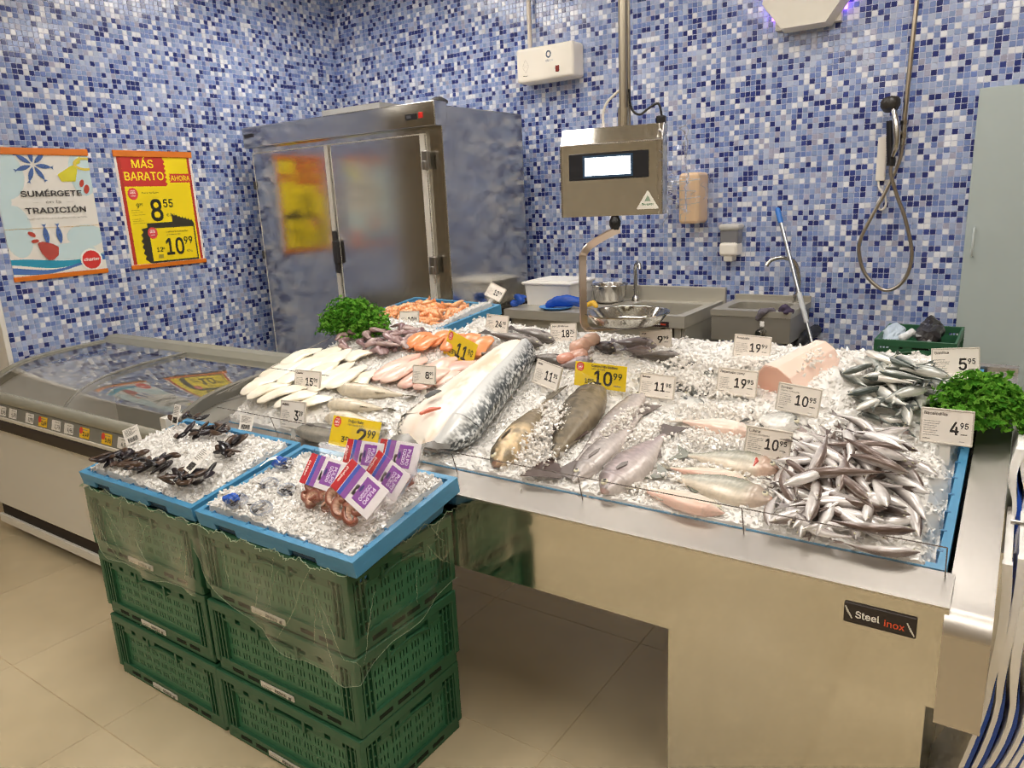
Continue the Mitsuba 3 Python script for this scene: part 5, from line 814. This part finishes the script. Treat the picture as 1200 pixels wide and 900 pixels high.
# ---------------------------------------------------------------- mussels, net bags, barcode tags
def card(o, u, v, w, h, label):
    o, u, v = (np.array(q, float) for q in (o, u, v)); u /= np.linalg.norm(u); v -= u*(v@u); v /= np.linalg.norm(v); M = frame(o, u, v, np.cross(u, v)); k = thing('barcode_tag', label, 'tag'); part(k, 'card', mv(rbox(-w/2, w/2, 0, h, -.0012, 0, .0006), M), 'plastic', '#e6e2dc', smooth=30)
    p = Print()
    for i in range(7): p.add(sbox(-w*.4, h*(.9-.065*i), w*(.1+.25*((i*5) % 3)/2), h*(.93-.065*i)), '#8d8a86', up=0)
    for i in range(12): p.add(sbox(-w*.3+w*.055*i, h*.08, -w*.3+w*.055*i+w*(.028 if i % 3 else .042), h*.38), '#2f2d2c', up=0)
    m, c = p.out(); part(k, 'print', mv(m, M), 'plastic', col=c)
def shell(c, seed):
    s = np.linspace(0, 1, 9); m = trimesh.creation.icosphere(2, 1.0); v = m.vertices.copy(); q = (v[:, 0]+1)/2; v[:, 1] *= .42*(.35+.65*np.sqrt(np.clip(q, 0, 1))); v[:, 2] *= .26*(.5+.5*q); v[:, 1] += .12*(1-v[:, 0]**2); K = np.array(lin(c))*(.7+.6*meshkit.noise(v*np.array([9, 9, 3])+seed))[:, None]; return tm(v, m.faces), np.clip(K, 0, 1)
SHL = [shape(*[q for q in (shell(c, i)[0],)], 'gloss', col=shell(c, i)[1], smooth=True) for i, c in enumerate(('#1d1a1c', '#262024', '#17161a', '#4a3a30'))]
r = random.Random(31)
def tpt(M, x, y, h): return (M @ np.array([x, y, h, 1]))[:3]
MU = [((.145, .075), 'black mussels at the front left corner of the left tray', .5), ((.31, .09), 'black mussels with a yellow speck in the middle front of the left tray', .5), ((.505, .075), 'black mussels under a barcode tag at the front right corner of the left tray', .4), ((.27, .30), 'black mussels lying alone at the back middle of the left tray', .6), ((.50, .265), 'curved string of black mussels at the back right of the left tray', 2.4), ((.09, .365), 'few black mussels at the back left rim of the left tray', .5)]
for (x, y), lb, a in MU:
    k = thing('mussel_cluster', 'cluster of '+lb.replace('under a barcode tag ', 'with a barcode tag ').replace(' corner of the left tray', ' of the left tray'), 'mussels'); n = 26 if y < .26 else 16
    if y > .35: n = 5
    for i in range(n):
        t = (i/(n-1)-.5) if n > 1 else 0; px, py = x+.13*t*math.cos(a)+r.uniform(-.028, .028), y+.1*t*math.sin(a)+r.uniform(-.036, .036)
        if a > 2: px, py = x+.05*math.cos(2.2+3.4*(i/n)), y+.045*math.sin(2.2+3.4*(i/n))
        px, py = min(max(px, .04), .575), min(max(py, .045), .37); M = TRA @ trimesh.transformations.translation_matrix((px, py, .03+r.uniform(0, .022))) @ rot((0, 0, 1), r.uniform(0, 360)) @ rot((1, 0, 0), r.uniform(-60, 60)) @ rot((0, 1, 0), r.uniform(-25, 25)); part(k, 'mussel', SHL[i % 4 if i % 7 else 3], tw=scaled(M, r.uniform(.024, .034)))
nz_ = TRA[:3, 2]; ux = np.array([1., 0, 0]); vy = TRA[:3, 1]
card(tpt(TRA, .50, .085, .05), (.95, -.3, .02), (.35, .75, .62), .07, .085, 'white barcode tag lying over the mussels at the front of the left tray')
card(tpt(TRA, .10, .30, .04), (.95, -.2, .1), (.0, .35, .9), .06, .07, 'white barcode tag upright at the back left of the left tray')
card(tpt(TRA, .06, .17, .03), (.75, .5, .35), (-.2, .3, .9), .06, .055, 'slanted barcode tag at the left rim of the left tray')
card(tpt(TRA, .41, .36, .035), (.9, .1, .0), (.1, .4, .85), .06, .05, 'white barcode tag standing by the curved mussel string')
def netbag(x, y, s, seed, label, blue):
    k = thing('net_bag', label, 'net bag'); rr = np.random.RandomState(seed); M = TRB @ trimesh.transformations.translation_matrix((x, y, .026)); n = 7
    for i in range(n): q = rr.normal(0, .42, 2)*s; part(k, 'clam', SHL[(i*2) % 3] if i % 2 else CL, tw=scaled(M @ trimesh.transformations.translation_matrix((q[0], q[1], rr.uniform(-.004, .008))) @ rot(rr.normal(0, 1, 3), rr.uniform(0, 360)), .013))
    if blue:
        m = blob([(-s*1.0, -.3*s, .004), (-s*.6, -.1*s, .01), (-s*.2, .1*s, .008)], [.009, .014, .012], seed, 1.0, 90); part(k, 'net', mv(m, M), 'plastic', '#2657b8', smooth=True, label='bunched bright blue net')
    t = np.linspace(0, 2*np.pi, 26); part(k, 'netting', mv(cat([tube(np.stack([s*.95*np.cos(t)*math.cos(q), s*.8*np.sin(t), s*.95*np.cos(t)*math.sin(q)*.5+.004], 1), .0006, 4) for q in np.linspace(0, 3.1, 7)]), M), 'plastic', '#9aa3b4', smooth=True)
cs = shell('#7d766f', 8); CL = shape(cs[0], 'gloss', col=cs[1], smooth=True)
netbag(.13, .055, .035, 1, 'clam net with a bright blue knot at the front left of the octopus tray', True); netbag(.235, .055, .034, 2, 'rounded net of grey clams at the front of the right tray', False); netbag(.145, .155, .03, 3, 'grey clam net at the middle left of the right tray', False); netbag(.225, .15, .03, 4, 'grey clam net beside the nearest octopus pack', False); netbag(.09, .255, .032, 5, 'clam net with a blue knot beside a white strip in the octopus tray', True)
k = thing('strip_label', 'curled white strip label on the ice beside the blue knot', 'label'); part(k, 'strip', mv(bar(curve([(.03, .215, .03), (.045, .24, .042), (.07, .255, .045), (.09, .25, .036)], 14), .02, .001, (.4, -.9, 0)), TRB), 'plastic', '#e9e6e0', smooth=30)
# ---------------------------------------------------------------- octopus packs
def pack(x, y, h, yaw, lean, roll, label, sc=1.0, arms=True):
    w, l = .15*sc, .19*sc; k = thing('octopus_pack', label, 'food pack'); M = TRB @ trimesh.transformations.translation_matrix((x, y, h)) @ rot((0, 0, 1), yaw) @ rot((1, 0, 0), lean) @ rot((0, 0, 1), roll)
    def rr_(q, r=.03): return sbox(-w/2+q+r, r+q, w/2-q-r, l-q-r).buffer(r, 8)
    L_ = [(0, .022), (-.006, .02), (-.012, .0), (-.014, -.022)]; rings = []
    for q, z in ((-.006, .0), (.0, .001), (.004, -.012), (.010, -.028)): rings.append(np.array([(a, b, z) for a, b in np.array(rr_(q, .025).exterior.coords)[:-1]]))
    n = min(len(a) for a in rings); V = np.vstack([a[:n] for a in rings]); F = []
    for i in range(3):
        for j in range(n): a, b = i*n+j, i*n+(j+1) % n; F += [[a, b, b+n], [a, b+n, a+n]]
    V = np.vstack([V, [[0, l/2, -.028]]]); F += [[3*n+j, 3*n+(j+1) % n, len(V)-1] for j in range(n)]
    part(k, 'tray', mv(tm(V, F), M), 'film', smooth=True, label='clear plastic tray'); part(k, 'lid_film', mv(sh(cat(tm([[p[0], p[1], 0] for p in rings[1][:n]]+[[0, l/2, .003]], [[j, (j+1) % n, n] for j in range(n)])), (0, 0, .002)), M), 'clear', smooth=False)
    x0, x1, y0, y1 = -w*.5, w*.5, l*.30, l*.78; part(k, 'sleeve', mv(rbox(x0-.002, x1+.002, y0, y1, .003, .0045, .0005), M), 'plastic', '#dcd6da', smooth=30, label='printed card sleeve')
    p = Print(); p.z = .0047; W_, H_ = x1-x0, y1-y0
    p.add(sbox(x0, y0, x0+W_*.17, y1), '#b8242e'); p.add(sbox(x0+W_*.185, y0, x0+W_*.27, y1), '#3f52ad'); p.add(sbox(x0+W_*.27, y0, x0+W_*.40, y1), '#8a4fa0'); p.add(sbox(x0+W_*.5, y0+H_*.16, x0+W_*.84, y0+H_*.9), '#84489c')
    Q = frame((x0+W_*.76, y0+H_*.80, p.z), (0, -1, 0), (1, 0, 0), (0, 0, 1)); 
    for s_, dx in (('PULPO', -.030*sc), ('COCIDO', -.014*sc)):
        t = text(s_, .011*sc, True, .0004, 'l', H_*.52); p.mesh(mv(t, frame((x0+W_*.50-dx*1.0+.004, y0+H_*.78, p.z), (0, -1, 0), (1, 0, 0), (0, 0, 1))), '#e9dcee')
    t = text('pulpo', .007*sc, True, .0004, 'l', H_*.5); p.mesh(mv(t, frame((x0+W_*.04, y0+H_*.75, p.z), (0, -1, 0), (1, 0, 0), (0, 0, 1))), '#f0d8d4'); p.add(ell(x0+W_*.55, y0+H_*.55, .004, .010), '#3a2f6f')
    m, c = p.out(); part(k, 'print', mv(m, M), 'plastic', col=c)
    if arms:
        rr2 = random.Random(int(x*1000))
        for i in range(5):
            cx, cy = (-w*.27, -w*.02, w*.25, -w*.14, w*.14)[i], (.032, .026, .034, .055, .052)[i]; t_ = np.linspace(0, 1, 34); a0 = rr2.uniform(0, 6.28); sg = rr2.choice((-1, 1)); rad = (.03*(1-t_)**.7+.004)*(1+.3*np.sin(t_*4+a0)); ang = a0+sg*t_*5.2
            ax = np.stack([cx+rad*np.cos(ang), cy+rad*np.sin(ang)*.8, -.016+.012*t_+.002*(i % 3)], 1); m = tube(ax, np.interp(t_, [0, .3, 1], [.0145, .0125, .005]), 10); q = np.repeat(np.arange(34), 10); q = np.concatenate([q, [0, 33]]); inn = np.array([cx, cy, -.01])-ax[q]; inn /= np.linalg.norm(inn, axis=1, keepdims=True)+1e-9; nn = m.vertices-ax[q]; nn /= np.linalg.norm(nn, axis=1, keepdims=True)+1e-9
            k_ = np.clip((np.sum(inn*nn, 1)-.1)*2.5, 0, 1)[:, None]*(.75+.25*np.sin(q*2.2))[:, None]; K = np.array(lin('#8c5040'))*(1-k_)+np.array(lin('#e6c3ac'))*k_; part(k, 'octopus_arm', mv(m, M), 'wet', col=K, smooth=True)
pack(.375, .10, .035, 2, 42, -4, 'octopus pack standing upright at the left beside the clam nets', .92)
pack(.505, .07, .045, 14, 45, -32, 'tilted octopus pack in front, its purple label facing right', .95)
pack(.54, .155, .045, 2, 50, -22, 'octopus pack right behind the tilted front one', .85, False)
pack(.41, .235, .025, 4, 52, 0, 'octopus pack at the back left under the yellow 2,99 sign', .85, False)
pack(.525, .245, .03, 4, 50, 0, 'octopus pack at the back right corner of the right tray', .9)
# ---------------------------------------------------------------- clear and black bags in the crate by the door
for i, (pts, rad, c, mt, lb) in enumerate((([(3.77, -.62, .86), (3.79, -.52, .89), (3.78, -.45, .88)], [.035, .042, .035], '#b8c6d4', 'gloss', 'crumpled pale blue bag on the left in the small green crate'), ([(3.92, -.6, .89), (3.93, -.5, .92), (3.91, -.42, .91)], [.04, .045, .04], '#2a282a', 'gloss', 'crumpled black bag on the right in the small green crate'), ([(3.83, -.63, .90), (3.86, -.6, .92), (3.88, -.57, .90)], [.014, .016, .012], '#d9dcdd', 'gloss', 'white bag strip in the middle of the small green crate'))):
    put(new('plastic_bag'), blob(pts, rad, i+3, .7, 25), mt, c, smooth=False, label=lb, cat='bag')
# ---------------------------------------------------------------- hanging insulated bags right of the counter
WH, BL = '#f3f1ee', '#1d4fb0'
def bag(x, ztop, zbot, y0, seed, fan, label, group):
    r = random.Random(seed); k = thing('insulated_bag', label, 'bag', group); n = 18; z = np.linspace(ztop, zbot, n); q = (ztop-z)/(ztop-zbot)
    off = -fan*np.clip((q-.48)/.52, 0, 1)**1.3*1.0+.006*np.sin(q*9+seed); yo = y0-.07*np.clip((q-.45)/.55, 0, 1)+.008*np.sin(q*6+seed)
    th = np.interp(q, [0, .35, .5, 1], [.0095, .0085, .0045, .005]); pts = np.stack([x+off, yo, z], 1)
    def sheet(w0, w1, t, dx=0.):
        V = []
        for i in range(n): a = pts[i]+np.array([dx, 0, 0]); V += [a+(-t[i], w0, 0), a+(t[i], w0, 0), a+(t[i], w1, 0), a+(-t[i], w1, 0)]
        F = []
        for i in range(n-1):
            for j in range(4): a, b = i*4+j, i*4+(j+1) % 4; F += [[a, b+4, b], [a, a+4, b+4]]
        return tm(V, F+[[0, 1, 2], [0, 2, 3], [4*n-4, 4*n-2, 4*n-3], [4*n-4, 4*n-1, 4*n-2]])
    part(k, 'front_edge', sheet(0, .02, th), 'plastic', WH, smooth=30, label='white folded edge'); part(k, 'panel', sheet(.02, .34, th*.8), 'gloss', WH, smooth=30)
    m = sheet(.012, .33, np.interp(q, [0, .45, .5, 1], [.0, .0005, .0045, .007]), .0095); part(k, 'blue_side', m, 'gloss', BL, smooth=30, label='bright blue inner side')
for i in range(16): bag(4.25+.021*i, .745+.004*((i*5) % 3), .04, -2.31+.005*((i*7) % 4), i, .12+.008*(i % 3)-.005*i, 'white edged blue insulated bag hanging in the lower row beside the counter end', 'insulated bags in the lower row')
for i in range(12): bag(4.25+.021*i, .90+.004*((i*5) % 3), .66, -2.0+.006*((i*7) % 4), i+40, .0, 'white edged blue insulated bag hanging in the upper row beside the counter end', 'insulated bags in the upper row')
k = thing('bag_rack', 'steel rack carrying the insulated bags beside the counter end', 'rack')
part(k, 'rail', cat(tube([(4.25, -2.1, .757), (4.66, -2.1, .757)], .006, 8), tube([(4.25, -1.82, .91), (4.66, -1.82, .91)], .006, 8)), 'metal', '#b5b3ae', smooth=40)
for x in (4.665,):
    for y in (-2.1, -1.82): part(k, 'post', tube([(x, y, 0), (x, y, 1.03)], .012, 10), 'metal', '#a9a7a2', smooth=40)
labels = {k_: v_ for k_, v_ in labels.items() if k_ in scene or any(s.startswith(k_+'__') for s in scene)}
